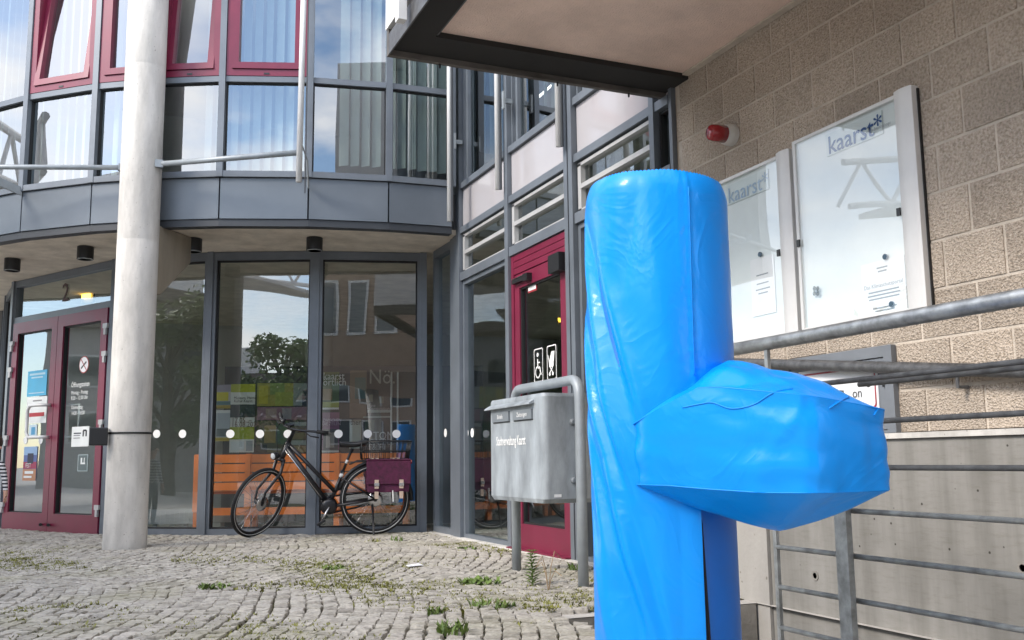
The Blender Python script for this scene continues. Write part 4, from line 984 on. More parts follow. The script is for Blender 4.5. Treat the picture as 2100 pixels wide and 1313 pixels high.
def stitched(path,r=.0022):
    pts=[]
    for q in catmull([(x,y,0) for x,y in path],6,False):
        h=_bv.ray_cast(CAM,ray(q.x,q.y).normalized())
        if h[0] is not None: pts.append(h[0]+h[1]*(.0006 if h[1].dot(FW)<0 else -.0006))
    if len(pts)>2: obj('stitched_seam',T(pts,r,6),M['blueseam'],PO,True)
stitched([(1400,836),(1440,828),(1462,826),(1500,838),(1545,830),(1585,806),(1625,798)],.0018)
stitched([(1700,838),(1718,826),(1740,815)]); stitched([(1792,852),(1800,838),(1806,832)])
stitched([(1412,384),(1416,520),(1420,660),(1424,770)],.0016)
# collar where the arm leaves the post
bm=B(); rows=[]
for j in range(9):
    f=j/8; row=[]
    for k in range(40):
        a=2*math.pi*k/40; rad=.125+.012*math.sin(math.pi*f)
        u=.015+.10*f*.9; v=.115+.06*f
        row.append(bm.verts.new(P3(u+.080*math.cos(a)*.55,v+.05*math.cos(a)-.02,.79+rad*math.sin(a)*1.02)))
    rows.append(row)
for a,b in zip(rows,rows[1:]):
    for k in range(40): bm.faces.new((a[k],a[(k+1)%40],b[(k+1)%40],b[k]))
obj('collar',bm,M['blue'],PO,True)
# ================================================================= bicycle
BR=onz(768,1101,0); BFp=onz(520,1108,0)
bd=(BFp-BR); bd.z=0; wb=1.15; bd.normalize()
BK=thing('bicycle','black step through bicycle parked on its kickstand against the window','bicycle',(BR.x,BR.y,.022))
BK.rotation_euler=(0,0,math.atan2(bd.y,bd.x))
lean=Matrix.Rotation(R(-2.5),4,'X')
WR=.352
HUBF=Vector((wb,0,WR)); HUBR=Vector((0,0,WR))
ax=Vector((-.375,0,.927)).normalized(); AX0=Vector((wb-.06,0,WR))
steer=Matrix.Translation(AX0)@Matrix.Rotation(R(50),4,ax)@Matrix.Translation(-AX0)
def bo(name,bm,m,parent=None,st=False,smooth=True):
    if st: bmesh.ops.transform(bm,matrix=steer,verts=bm.verts)
    bmesh.ops.transform(bm,matrix=lean,verts=bm.verts)
    return obj(name,bm,m,parent or BK,smooth,local=True)
def circle(c,r,n=48): return [Vector(c)+Vector((r*math.cos(2*math.pi*k/n),0,r*math.sin(2*math.pi*k/n))) for k in range(n)]
for nm,h,st in (('wheel',HUBR,False),('wheel',HUBF,True)):
    wh=bo('wheel',T(circle(h,WR-.045),.011,8,closed=True),M['black'],None,st)
    bo('tyre',T(circle(h,WR-.019),.0195,10,closed=True),M['rubber'],wh,st)
    for s in (-1,1):
        bo('reflective_stripe',T(circle(Vector(h)+Vector((0,s*.0165,0)),WR-.027),.0035,6,closed=True),M['rim'],wh,st)
    bm=B()
    for k in range(28):
        a=2*math.pi*k/28; s=.03*(1 if k%2 else -1); d=Vector((math.cos(a+.5*(1 if k%4<2 else -1)),0,math.sin(a+.5*(1 if k%4<2 else -1))))
        tube(bm,[Vector(h)+d*.025+Vector((0,s,0)),Vector(h)+Vector((math.cos(a),0,math.sin(a)))*(WR-.05)],.0013,4,cap=False)
    bo('spokes',bm,M['chrome'],wh,st)
    bm=B(); lathe(bm,[(.02,-.05),(.028,-.04),(.028,.04),(.02,.05)],h,16,'Y'); bo('hub',bm,M['black'],wh,st)
    bm=B(); lathe(bm,[(.045,.044),(.075,.044),(.075,.047),(.045,.047)],h,30,'Y'); bo('brake_disc',bm,M['chrome'],wh,st)
def zax(z): return AX0+ax*((z-AX0.z)/ax.z)
HB,HT=zax(.74),zax(.93); BBv=Vector((.455,0,.29)); SC_=Vector((.235,0,.86)); 
frame=bo('frame',T([HT+Vector((.02,0,-.06)),BBv+Vector((.04,0,.06))],[.026,.03],12),M['bike'])
bo('top_tube',T([HT-ax*.02,Vector((.395,0,.43))],.02,12),M['bike'],frame)
bo('seat_tube',T([BBv,BBv+(SC_-BBv)*.62],.018,12),M['bike'],frame)
bo('head_tube',T([HB,HT],.026,14),M['bike'],frame)
bm=B(); lathe(bm,[(.05,-.06),(.075,-.05),(.075,.05),(.05,.06)],BBv,22,'Y'); bo('motor_housing',bm,M['bike'],frame)
bo('cable_sheath',T([HT+Vector((.035,.02,-.08)),BBv+Vector((.07,.03,.08))],.006,6),M['chrome'],frame)
for s in (-1,1):
    bo('chain_stay',T([BBv+Vector((-.03,s*.035,-.0)),HUBR+Vector((0,s*.06,0))],[.014,.010],8),M['bike'],frame)
    bo('seat_stay',T([BBv+(SC_-BBv)*.5+Vector((0,s*.02,0)),HUBR+Vector((0,s*.06,.0))],.009,8),M['bike'],frame)
bo('chain_guard',T([HUBR+Vector((0,-.07,.07)),BBv+Vector((.0,-.07,.09)),BBv+Vector((.09,-.07,.02)),BBv+Vector((.0,-.07,-.08)),HUBR+Vector((0,-.07,-.05))],.010,6),M['bike'],frame)
sp=bo('seat_post',T([BBv+(SC_-BBv)*.60,SC_],.0135,10),M['black'])
for f in (.50,.74): bo('reflective_band',T([BBv+(SC_-BBv)*f,BBv+(SC_-BBv)*(f+.06)],.0195 if f<.6 else .0145,10),M['white'],sp)
# saddle
bm=B(); rows=[]
for k in range(11):
    f=k/10; x=.36-.27*f; w=.022+.065*(f**2.2); z=.905+.012*math.cos(f*6)*.6+.012*f
    rows.append([bm.verts.new((x,w*math.cos(a),z+.022*math.sin(a)*(1 if math.sin(a)>0 else 1.6))) for a in [2*math.pi*j/14 for j in range(14)]])
for a,b in zip(rows,rows[1:]):
    for j in range(14): bm.faces.new((a[j],a[(j+1)%14],b[(j+1)%14],b[j]))
bm.faces.new(rows[0]); bm.faces.new(rows[-1][::-1]); bmesh.ops.recalc_face_normals(bm,faces=bm.faces)
bo('saddle',bm,M['black'])
# fork, handlebar
for s in (-1,1):
    bo('fork_leg',T([HB+Vector((.01,s*.045,.02)),HB+Vector((.03,s*.052,-.1)),HUBF+Vector((-.01,s*.055,.12)),HUBF+Vector((0,s*.055,0))],[.017,.016,.013,.010],10),M['bike'],None,True)
bm=B(); tube(bm,[HB+Vector((.01,-.055,.02)),HB+Vector((.01,.055,.02))],.02,10); bo('fork_crown',bm,M['bike'],None,True)
ST=zax(1.05); bo('stem',T([HT,ST,ST+Vector((.07,0,.03))],[.02,.018,.016],10),M['black'],None,True)
hbp=[(-.12,-.33,.05),(-.03,-.22,.045),(.06,-.08,.03),(.07,0,.03),(.06,.08,.03),(-.03,.22,.045),(-.12,.33,.05)]
hb=bo('handlebar',T(catmull([ST+Vector(p) for p in hbp],4,False),.012,10),M['bike'],None,True)
for s in (-1,1):
    bo('grip',T([ST+Vector((-.055,s*.245,.047)),ST+Vector((-.125,s*.335,.05))],.018,10),M['rubber'],hb,True)
    bo('brake_lever',T([ST+Vector((.02,s*.16,.03)),ST+Vector((.0,s*.22,.0)),ST+Vector((-.05,s*.29,.0))],.007,6),M['black'],hb,True)
    bo('cable',T(catmull([ST+Vector((.03,s*.15,.03)),ST+Vector((.14,s*.10,.0)),HT+Vector((.12,s*.04,-.02)),HB+Vector((.04,s*.02,.06))],5,False),.004,5),M['black'],hb,True)
bm=B(); bmesh.ops.create_cube(bm,size=1); bmesh.ops.scale(bm,vec=(.06,.06,.02),verts=bm.verts); bmesh.ops.translate(bm,verts=bm.verts,vec=ST+Vector((.07,0,.06))); bo('display',bm,M['black'],None,True,False)
bo('bell',T([ST+Vector((.06,-.10,.04)),ST+Vector((.06,-.10,.09))],[.012,.02],8),M['black'],hb,True)
bm=B(); lathe(bm,[(.02,-.05),(.036,-.02),(.038,.02),(.034,.03)],HB+Vector((.09,0,.07)),18,'X'); hl=bo('headlight',bm,M['black'],None,True)
bm=B(); lathe(bm,[(.034,.029),(.02,.036)],HB+Vector((.09,0,.07)),18,'X'); bo('lens',bm,M['lens'],hl,True)
# rack, basket, mudguard, kickstand, cranks
bm=B()
for s in (-.055,.055): tube(bm,[(.26,s*.5,.70),(.18,s,.735),(-.32,s,.735)],.007,6)
for x in (.1,-.05,-.2,-.32): tube(bm,[(x,-.055,.735),(x,.055,.735)],.005,6)
for s in (-.065,.065): tube(bm,[HUBR+Vector((0,s,0)),Vector((-.14,s,.735))],.006,6)
bo('rear_rack',bm,M['bike'])
bm=B()
for z in (.75,.83,.93):
    k=1+(z-.75)*.5; tube(bm,[(.16*k-.02,-.15*k,z),(.16*k-.02,.15*k,z),(-.32*k,.15*k,z),(-.32*k,-.15*k,z)],.004 if z<.9 else .006,5,closed=True)
for k in range(12):
    f=k/11; x=.14-.46*f
    for s in (-1,1): tube(bm,[(x,s*.15,.75),(x*1.09,s*.163,.93)],.0028,5)
for k in range(7):
    y=-.13+.26*k/6
    for x,x2 in ((.14,.15),(-.32,-.35)): tube(bm,[(x,y,.75),(x2,y*1.09,.93)],.0028,5)
bo('wire_basket',bm,M['black'])
bo('mudguard',T([HUBR+Vector((math.cos(R(a))*(WR+.018),0,math.sin(R(a))*(WR+.018))) for a in range(15,190,12)],.020,6),M['black'])
bo('kickstand',T([(.03,.06,.30),(.02,.15,.02),(.02,.16,-.0)],[.012,.010,.014],8),M['black'])
bm=B(); lathe(bm,[(.085,-.075),(.088,-.07),(.085,-.066)],BBv,26,'Y'); bo('chainring',bm,M['black'])
for s,a in ((1,R(-62)),(-1,R(118))):
    e=BBv+Vector((math.cos(a)*.165*-1*-1,s*.09,math.sin(a)*.165)); c=bo('crank',T([BBv+Vector((0,s*.085,0)),e],.011,8),M['chrome'])
    bm=B(); bmesh.ops.create_cube(bm,size=1); bmesh.ops.scale(bm,vec=(.09,.08,.02),verts=bm.verts); bmesh.ops.rotate(bm,cent=(0,0,0),matrix=Matrix.Rotation(.5,3,'Y'),verts=bm.verts); bmesh.ops.translate(bm,verts=bm.verts,vec=e+Vector((0,s*.05,0))); bo('pedal',bm,M['black'],c,False,False)
bo('rear_light',T([(-.35,0,.72),(-.37,0,.72)],[.025,.02],10),M['redlens'])
# pannier
Mw=Matrix.Translation(BK.location)@BK.rotation_euler.to_matrix().to_4x4()
PB=thing('pannier_bag','purple cloth double pannier with pale leather straps hanging on the bicycle rack','bag',Mw@Vector((-.12,.17,.42))); PB.rotation_euler=BK.rotation_euler
off=Vector((-.12,.17,.42))
def po(name,bm,m,parent=None,smooth=False):
    bmesh.ops.translate(bm,verts=bm.verts,vec=-off); return obj(name,bm,m,parent or PB,smooth,local=True)
for s in (1,-1):
    bm=B(); hexa(bm,[(.085,s*.075,.43),(-.325,s*.075,.43),(-.325,s*.20,.42),(.085,s*.20,.42),(.095,s*.075,.735),(-.335,s*.075,.735),(-.335,s*.185,.735),(.095,s*.185,.735)]); bmesh.ops.recalc_face_normals(bm,faces=bm.faces); bev(bm,.018,2); po('bag_body',bm,M['purple'])
    bm=B(); hexa(bm,[(.10,s*.08,.73),(-.34,s*.08,.73),(-.34,s*.205,.725),(.10,s*.205,.725),(.10,s*.08,.755),(-.34,s*.08,.755),(-.34,s*.215,.745),(.10,s*.215,.745)]); bmesh.ops.recalc_face_normals(bm,faces=bm.faces)
    hexa(bm,[(.10,s*.199,.50),(-.34,s*.199,.50),(-.34,s*.213,.50),(.10,s*.213,.50),(.10,s*.199,.726),(-.34,s*.199,.726),(-.34,s*.213,.726),(.10,s*.213,.726)]); bmesh.ops.recalc_face_normals(bm,faces=bm.faces); bev(bm,.005); po('flap',bm,M['purple'])
for x in (-.0,-.245):
    bm=B(); hexa(bm,[(x-.02,.215,.46),(x+.02,.215,.46),(x+.02,.222,.46),(x-.02,.222,.46),(x-.02,.215,.545),(x+.02,.215,.545),(x+.02,.222,.545),(x-.02,.222,.545)]); st=po('strap',bm,M['leather'])
    bm=B(); hexa(bm,[(x-.018,.205,.36),(x+.018,.205,.36),(x+.018,.212,.36),(x-.018,.212,.36),(x-.02,.208,.43),(x+.02,.208,.43),(x+.02,.215,.43),(x-.02,.215,.43)]); po('strap_end',bm,M['leather'],st)
    bm=B(); box(bm,x-.024,x+.024,.222,.228,.485,.515); po('buckle',bm,M['chrome'],st)
bm=B(); tube(bm,[(-.16,.21,.44),(-.165,.215,.33)],.006,6); po('loose_strap',bm,M['white'])
for x in (.04,-.01,-.17,-.22):
    bm=B(); hexa(bm,[(x-.01,-.06,.756),(x+.01,-.06,.756),(x+.01,.19,.752),(x-.01,.19,.752),(x-.01,-.06,.762),(x+.01,-.06,.762),(x+.01,.19,.758),(x-.01,.19,.758)]); bmesh.ops.recalc_face_normals(bm,faces=bm.faces); po('top_strap',bm,M['leather'])
# ================================================================= posters, door stickers
_cm={}
def cm_(*c):
    k=tuple(round(x,3) for x in c)
    if k not in _cm: _cm[k]=mat('print %d'%len(_cm),k,.6,var=.06,vs=5)
    return _cm[k]
def poster(name,label,cat,F,o,rect,base,prints=(),texts=(),group=None):
    x0,y0,x1,y1=rect; a0,zt=F.px(x0,(y0),o); a1,_=F.px(x1,y0,o); _,zb=F.px((x0+x1)/2,y1,o); _,zt=F.px((x0+x1)/2,y0,o)
    W_,H_=a1-a0,zt-zb
    p=tag(obj(name,fb(F,a0,a1,zb,zt,o-.003,o),cm_(*base)),label,cat,group)
    for k,(fx0,fy0,fx1,fy1,c) in enumerate(prints):
        obj('print',fquad(F,a0+W_*fx0,a0+W_*fx1,zt-H_*fy1,zt-H_*fy0,o+.001+.0006*k),cm_(*c),p)
    for s,fx,fy,sz,c in texts:
        obj('lettering',text(s,sz,F.pt(a0+W_*fx,zt-H_*fy,o+.006),F.t,(0,0,1),'LEFT',sx=.85),cm_(*c),p)
    return p
wht=(.74,.76,.74); blk=(.02,.02,.025)
PG='event posters on the dark panel behind the orange bench'
poster('poster','poster with grey top and yellow band at the left end of the panel','poster',PF,.01,(441,789,474,838),(.5,.5,.48),[(0,.0,1,.3,(.33,.3,.38)),(0,.32,.85,.68,(.62,.55,.02)),(0,.7,1,.85,(.10,.22,.24)),(0,.86,1,1,(.4,.3,.05))],group=PG)
poster('poster','pale poster with a blue grey landscape at the lower left of the panel','poster',PF,.01,(438,841,472,905),(.42,.48,.52),[(0,0,1,.1,wht),(.2,.6,1,.85,(.12,.16,.17)),(0,.88,1,1,(.5,.4,.1))],group=PG)
poster('poster','tall lime green poster dated 17.05 to 16.08.2026','poster',PF,.012,(474,788,524,928),(.70,.73,.68),[(0,0,1,.12,(.42,.45,.02)),(0,.3,1,.49,(.03,.05,.06)),(0,.63,1,.81,(.34,.42,.02)),(.68,.83,.95,.98,(.3,.36,.38)),(.05,.84,.6,.97,(.62,.70,.70))],[('17.05. –',.06,.535,.085,(.12,.08,.05)),('16.08.2026',.06,.595,.085,(.12,.08,.05)),('Museum, Heimat',.14,.205,.045,blk),('Kultur Kaarst',.14,.25,.045,blk)],group=PG)
poster('poster','yellow green leafy poster right of the lime green poster','poster',PF,.01,(528,786,602,833),(.32,.30,.06),[(.05,.1,.3,.9,(.45,.40,.04)),(.35,.0,.75,.5,(.20,.28,.08)),(.5,.4,1,1,(.30,.34,.06))],group=PG)
poster('poster','mauve banner poster below the leafy poster','poster',PF,.011,(528,835,641,861),(.27,.16,.20),[(.15,.1,.35,.9,(.34,.26,.22)),(.45,.1,.62,.95,(.28,.27,.28))],group=PG)
poster('poster','poster of a dark clothed musician beside the mullion','poster',PF,.012,(602,786,643,832),(.23,.28,.26),[(.45,.3,1,1,(.02,.04,.06)),(.7,.1,.95,.35,(.05,.05,.05))],group=PG)
poster('poster','dark poster of a golden portrait below the mauve banner','poster',PF,.01,(527,863,590,928),(.10,.11,.06),[(.25,.15,.7,.7,(.33,.27,.10)),(0,.75,.35,1,(.03,.04,.03)),(.62,.05,1,.75,(.08,.15,.09))],group=PG)
poster('poster','crowded group photo poster left of the mullion','poster',PF,.01,(594,866,642,928),(.14,.13,.10),[(0,.0,1,.12,(.36,.40,.40)),(.1,.2,.9,.55,(.22,.17,.11)),(0,.6,1,.75,(.35,.40,.38)),(0,.78,1,1,(.33,.25,.14))],group=PG)
poster('poster','green poster with white heading just right of the mullion','poster',PF,.01,(661,763,696,840),(.10,.15,.05),[(.0,.45,.6,.75,(.28,.2,.08)),(0,.8,1,.96,(.30,.38,.05)),(0,.95,1,1,wht)],[('kaarst',.05,.12,.12,wht),('örtlich',.05,.28,.12,wht)],group=PG)
poster('poster','purple poster with a grey portrait right of the mullion','poster',PF,.011,(658,846,696,928),(.24,.10,.20),[(.15,.42,.95,.95,(.10,.10,.11)),(.3,.5,.75,.88,(.40,.37,.34)),(0,.95,1,1,wht)],[('ZWISCHEN',.1,.2,.05,(.5,.4,.5)),('DIE ZEILEN',.1,.29,.05,(.5,.4,.5))],group=PG)
poster('poster','brown poster with a teal figure in the middle of the right pane','poster',PF,.01,(718,760,752,857),(.17,.13,.09),[(.3,.15,.95,.6,(.07,.13,.12)),(0,.7,1,1,(.20,.15,.11))],group=PG)
poster('poster','pale grey green poster ending in the letters ther','poster',PF,.011,(717,861,741,920),(.40,.48,.45),[(0,0,1,.06,(.3,.3,.25))],[('ther',.05,.10,.085,blk)],group=PG)
poster('poster','black poster headed NO at the right pane','poster',PF,.01,(753,760,802,850),(.018,.018,.02),[(.02,.90,1,.96,(.35,.38,.36)),(.08,.55,.25,.72,(.22,.2,.15)),(.5,.6,.7,.75,(.16,.15,.1))],[('Nö.',.06,.16,.24,(.30,.30,.27)),('Eine',.08,.80,.055,(.45,.40,.42)),('Komposition',.08,.87,.055,(.45,.40,.42))],group=PG)
poster('poster','dark poster reading TOM in grey letters at the right pane','poster',PF,.011,(745,854,802,928),(.02,.026,.035),[(0,0,1,.04,(.35,.4,.38)),(.05,.1,.4,.4,(.05,.08,.05))],[('TOM',.36,.55,.13,(.45,.48,.52)),('GAEBEL',.2,.72,.10,(.28,.31,.36)),('& HI',.32,.86,.10,(.40,.43,.48))],group=PG)
for k,px in enumerate((803,816)):
    F=PF; a,zt=F.px(px,763,.05); _,zb=F.px(px,905,.05)
    tag(obj('chrome_pole',T([F.pt(a,.03,.05),F.pt(a,zt,.05)],.011,8),M['alu'],None,True),('left' if k==0 else 'right')+' one of two slim metal poles at the end of the poster panel','pole','slim metal poles inside the window')
DG='notices on the double door glass'
poster('poster','light blue notice at the top of the left door leaf','notice',DF,-.004,(58,760,97,812),(.08,.40,.62),[(.1,.1,.9,.18,(.4,.6,.7)),(.2,.24,.8,.3,(.4,.6,.7)),(.1,.86,.9,.9,(.4,.6,.7))],group=DG)
poster('poster','white notice with a red bar on the left door leaf','notice',DF,-.004,(56,814,97,868),wht,[(.1,.6,.9,.75,(.42,.03,.04)),(.3,.12,.75,.17,(.2,.2,.2)),(.35,.26,.7,.31,(.2,.2,.2))],group=DG)
poster('poster','small pale blue sticker under the white notice','sticker',DF,-.004,(60,871,76,897),(.55,.68,.75),[(.3,.2,.8,.8,(.08,.32,.55))],group=DG)
poster('poster','tall colourful poster low on the left door leaf','poster',DF,-.004,(50,916,77,986),(.10,.14,.33),[(0,.0,1,.25,(.28,.42,.62)),(.0,.45,1,.65,(.33,.04,.09)),(.3,.2,.75,.5,(.03,.03,.06)),(0,.66,1,1,(.45,.22,.12)),(.15,.72,.8,.8,wht),(.1,.86,.7,.92,wht)],[('FEST',.2,.56,.07,wht)],group=DG)
s0=poster('poster','white sticker with a black face drawing on the right door leaf','sticker',DF,-.004,(148,875,183,916),wht,[(.12,.3,.55,.36,blk),(.12,.42,.5,.46,(.2,.2,.2)),(.12,.55,.5,.59,(.2,.2,.2)),(.65,.2,.72,.5,blk),(.82,.2,.89,.5,blk),(.68,.16,.86,.24,blk)],group=DG)
s0=poster('poster','white outlined pictogram low on the right door leaf','sticker',DF,-.004,(160,932,181,967),(.30,.36,.36),[(.08,.06,.92,.94,(.10,.13,.13)),(.3,.2,.45,.5,wht),(.3,.48,.75,.58,wht),(.62,.2,.7,.5,wht)],group=DG)
s_,z=DF.px(172,748,-.003); bm=B(); disc(bm,DF.pt(s_,z,-.004),DF.t,Vector((0,0,1)),.095,32)
ns=tag(obj('no_smoking_sticker',bm,cm_(.33,.05,.05)),'round no smoking sticker on the right door leaf','sticker')
bm=B(); disc(bm,DF.pt(s_,z,-.0025),DF.t,Vector((0,0,1)),.084,32); obj('face',bm,M['paper'],ns)
obj('slash',ribbon(DF,[(s_-.055,z+.06),(s_+.055,z-.06)],.006,-.001),cm_(.33,.05,.05),ns); obj('cigarette',ribbon(DF,[(s_-.05,z-.04),(s_+.05,z+.03)],.010,-.0015),M['blackprint'],ns)
s_,z=DF.px(150,790,-.003)
oh=tag(obj('opening_hours',text('Öffnungszeiten',.075,DF.pt(s_-.04,z,-.004),DF.t,(0,0,1),'LEFT',sx=.8),M['white']),'white opening hours lettering on the right door leaf','lettering')
for tx,py in (('Montag – Freitag',806),('8.30 – 12.00 Uhr',817),('Donnerstag',836),('14.00 – 18.00',848)):
    s2,z2=DF.px(150,py,-.003); obj('lettering',text(tx,.06,DF.pt(s2-.04,z2,-.004),DF.t,(0,0,1),'LEFT',sx=.8),M['white'],oh)
# amber lamp seen through the transom
a,z=DF.px(175,600,-1.0); lt=thing('amber_lamp','glowing amber lamp inside above the double door','lamp',DF.pt(a,z-.1,-1.0)); obj('lamp_body',fb(DF,a-.08,a+.08,z-.07,z+.07,-1.03,-1.0,.01),M['lamp'],lt); obj('wall_plate',fb(DF,a-.13,a+.13,z-.14,z+.18,-1.06,-1.035),M['cabinet'],lt); obj('hanger',T([DF.pt(a,z+.18,-1.05),DF.pt(a,2.95,-1.05)],.01,6),M['dark'],lt)
# ================================================================= inside: bench, radiators
BF=Facet(gdir.pt(-.2,0,-.32)[:2],gdir.pt(2.6,0,-.32)[:2])
ben=thing('orange_bench','orange slatted bench standing inside the window behind the bicycle','bench',BF.pt(1.1,.03,0))
aL,_=BF.px(402,940); aR,_=BF.px(838,940)
for y0,y1 in ((931,948),(950.5,967),(969.5,986),(988.5,1004)):
    z1=BF.px(600,y0)[1]; z0=BF.px(600,y1)[1]; obj('back_slat',fb(BF,aL,aR,z0,z1,-.03,0,.004),M['orange'],ben)
for px in (404,509,691,832):
    a,_=BF.px(px,940); obj('upright',fb(BF,a-.03,a+.03,.03,BF.px(600,930)[1],-.07,-.032,.004),M['orange'],ben); obj('front_leg',fb(BF,a-.03,a+.03,.03,.42,-.50,-.44),M['orange'],ben)
    obj('post_face',fb(BF,a-.028,a+.028,.25,BF.px(600,931)[1],.001,.014,.003),M['orange'],ben)
for k in range(4): obj('seat_slat',fb(BF,aL,aR,.425,.45,-.18-.1*k,-.09-.1*k,.004),M['orange'],ben)
obj('lower_rail',fb(BF,aL,aR,BF.px(600,1055)[1],BF.px(600,1040)[1],-.03,0,.004),M['orange'],ben)
for (x0,x1,y0,y1,o),lab in (((436,604,1056,1083,-.62),'long white convector low behind the bench'),((690,760,1058,1082,-.62),'short white convector low behind the bicycle rear wheel'),((297,398,1046,1082,-.45),'pale low convector in the window right of the column')):
    a0,zt=BF.px(x0,y0,o); a1,zb=BF.px(x1,y1,o); t=thing('convector',lab,'radiator',BF.pt((a0+a1)/2,.03,o),'low convectors inside the windows')
    zb=max(zb,.1); obj('casing',fb(BF,a0,a1,zb,zt,o-.1,o,.006),M['ceil'],t)
    for k in range(int((a1-a0)/.05)): obj('fin',fb(BF,a0+.02+k*.05,a0+.025+k*.05,zb+.02,zt-.02,o+.001,o+.004),M['room'],t)
    for a in (a0+.1,a1-.1): obj('foot',fb(BF,a-.02,a+.02,.03,zb,o-.07,o-.03),M['ceil'],t)
# floor door stop in front of the glass
p=onz(352,1098,.01); t=thing('floor_stop','small metal floor fitting standing in front of the glass right of the column','fitting',p)
bm=B(); lathe(bm,[(.03,0),(.03,.015),(.012,.02),(.012,.05)],p,16); obj('base',bm,M['galv'],t,True)
bm=B(); lathe(bm,[(.012,-.03),(.022,-.025),(.022,.02),(.01,.03)],p+Vector((0,0,.055)),14,'Y'); obj('roller',bm,M['dark'],t,True)
obj('fork',T([p+Vector((-.02,0,.06)),p+Vector((-.025,0,.10)),p+Vector((.02,0,.10))],.006,6),M['galv'],t)
# ================================================================= person at the left edge
def stripe():
    Mt=bpy.data.materials.new('striped jersey'); Mt.use_nodes=True; nt=Mt.node_tree; L=nt.links.new; b=nt.nodes['Principled BSDF']; b.inputs['Roughness'].default_value=.85
    tc=N(nt,'ShaderNodeTexCoord'); w=N(nt,'ShaderNodeTexWave',bands_direction='Z'); w.inputs['Scale'].default_value=9.5; L(tc.outputs['Object'],w.inputs[0])
    r=N(nt,'ShaderNodeValToRGB'); r.color_ramp.interpolation='CONSTANT'; r.color_ramp.elements[1].position=.45; r.color_ramp.elements[0].color=(.015,.016,.025,1); r.color_ramp.elements[1].color=(.65,.65,.66,1); L(w.outputs[0],r.inputs[0]); L(r.outputs[0],b.inputs['Base Color']); return Mt
def skin(verts,edges,radii,root=0,sub=2):
    me=bpy.data.meshes.new('body'); me.from_pydata(verts,edges,[]); o=bpy.data.objects.new('tmp',me); COL.objects.link(o)
    sk=o.modifiers.new('s','SKIN'); 
    for i,r in enumerate(radii): me.skin_vertices[0].data[i].radius=(r,r) if not isinstance(r,tuple) else r
    me.skin_vertices[0].data[root].use_root=True
    ss=o.modifiers.new('u','SUBSURF'); ss.levels=sub; ss.render_levels=sub
    dg=bpy.context.evaluated_depsgraph_get(); out=bpy.data.meshes.new_from_object(o.evaluated_get(dg)); bpy.data.objects.remove(o); return out
pp=onz(-27,1118,.02); pl=Vector((pp.x,pp.y,.02))
PS=thing('person','person in a black and white striped top at the left edge of the photo','person',pl)
k=.54    # a small standing figure
def S(*p): return (p[0]*k,p[1]*k,p[2]*k)
rtv=_r0
def V3(a,f,z): return tuple(Vector((rtv.x*a+cr_.x*f,rtv.y*a+cr_.y*f,z))*k)
vs=[V3(0,0,.92),V3(0,0,1.10),V3(0,0,1.32),V3(0,0,1.44),V3(0,0,1.50),V3(0,-.01,1.64),V3(0,-.01,1.76),
 V3(-.17,0,1.38),V3(-.22,.0,1.14),V3(-.24,-.05,.92),V3(-.24,-.08,.84),V3(.17,0,1.38),V3(.235,.0,1.14),V3(.27,-.04,.90),V3(.275,-.05,.80),
 V3(-.09,0,.86),V3(-.10,-.01,.48),V3(-.10,.02,.08),V3(-.10,-.12,.03),V3(.09,0,.86),V3(.10,-.01,.48),V3(.10,.02,.08),V3(.10,-.12,.03)]
es=[(0,1),(1,2),(2,3),(3,4),(4,5),(5,6),(2,7),(7,8),(8,9),(9,10),(2,11),(11,12),(12,13),(13,14),(0,15),(15,16),(16,17),(17,18),(0,19),(19,20),(20,21),(21,22)]
rad=[.14,.12,.13,.06,.055,.125,.11,.065,.048,.038,.03,.065,.05,.040,.032,.085,.06,.045,.04,.085,.06,.045,.04]
bme=skin(vs,es,[r*k for r in rad]); bme.materials.append(M['skin']); bme.materials.append(stripe()); bme.materials.append(M['denim']); bme.materials.append(M['hair'])
for p_ in bme.polygons:
    z=p_.center.z/k; lat=Vector(p_.center).dot(rtv)/k
    if abs(lat)>.19 and z<.93: p_.material_index=0
    elif z>1.46: p_.material_index=0
    elif z>.93: p_.material_index=1
    elif z>.09: p_.material_index=2
    else: p_.material_index=3
body=obj('body',bme,None,PS,True,local=True)
hd=B(); bmesh.ops.create_uvsphere(hd,u_segments=20,v_segments=14,radius=.150*k); bmesh.ops.scale(hd,vec=(1,1,1.1),verts=hd.verts); bmesh.ops.translate(hd,verts=hd.verts,vec=Vector(V3(0,.035,1.76)))
for v in list(hd.verts):
    if v.co.z/k<1.66: v.co.z=max(v.co.z,1.64*k)
obj('hair',hd,M['hair'],PS,True,local=True)
for a in (-.045,.045):
    e_=B(); bmesh.ops.create_uvsphere(e_,u_segments=10,v_segments=8,radius=.014*k); bmesh.ops.translate(e_,verts=e_.verts,vec=Vector(V3(a,-.125,1.68))); obj('eye',e_,M['blackprint'],PS,True,local=True)
    e_=B(); bmesh.ops.create_uvsphere(e_,u_segments=10,v_segments=8,radius=.028*k); bmesh.ops.translate(e_,verts=e_.verts,vec=Vector(V3(a*2.9,-.01,1.66))); obj('ear',e_,M['skin'],PS,True,local=True)
obj('nose',tube(B(),[V3(0,-.122,1.68),V3(0,-.15,1.64),V3(0,-.13,1.63)],[.010*k,.018*k,.012*k],8),M['skin'],PS,True,local=True)
obj('mouth',tube(B(),[V3(-.03,-.118,1.595),V3(0,-.126,1.592),V3(.03,-.118,1.595)],[.005*k,.008*k,.005*k],6),M['redprint'],PS,True,local=True)
bm=B()
for j,(a,l) in enumerate(((-.024,.07),(-.008,.085),(.008,.08),(.024,.06))):
    b0=Vector(V3(.275+a*.6,-.05+a,.795)); tube(bm,[b0,b0+Vector((0,0,-l*.5*k)),b0+Vector(V3(-.01,-.01,0))+Vector((0,0,-l*k))],[.011*k,.0105*k,.008*k],7)
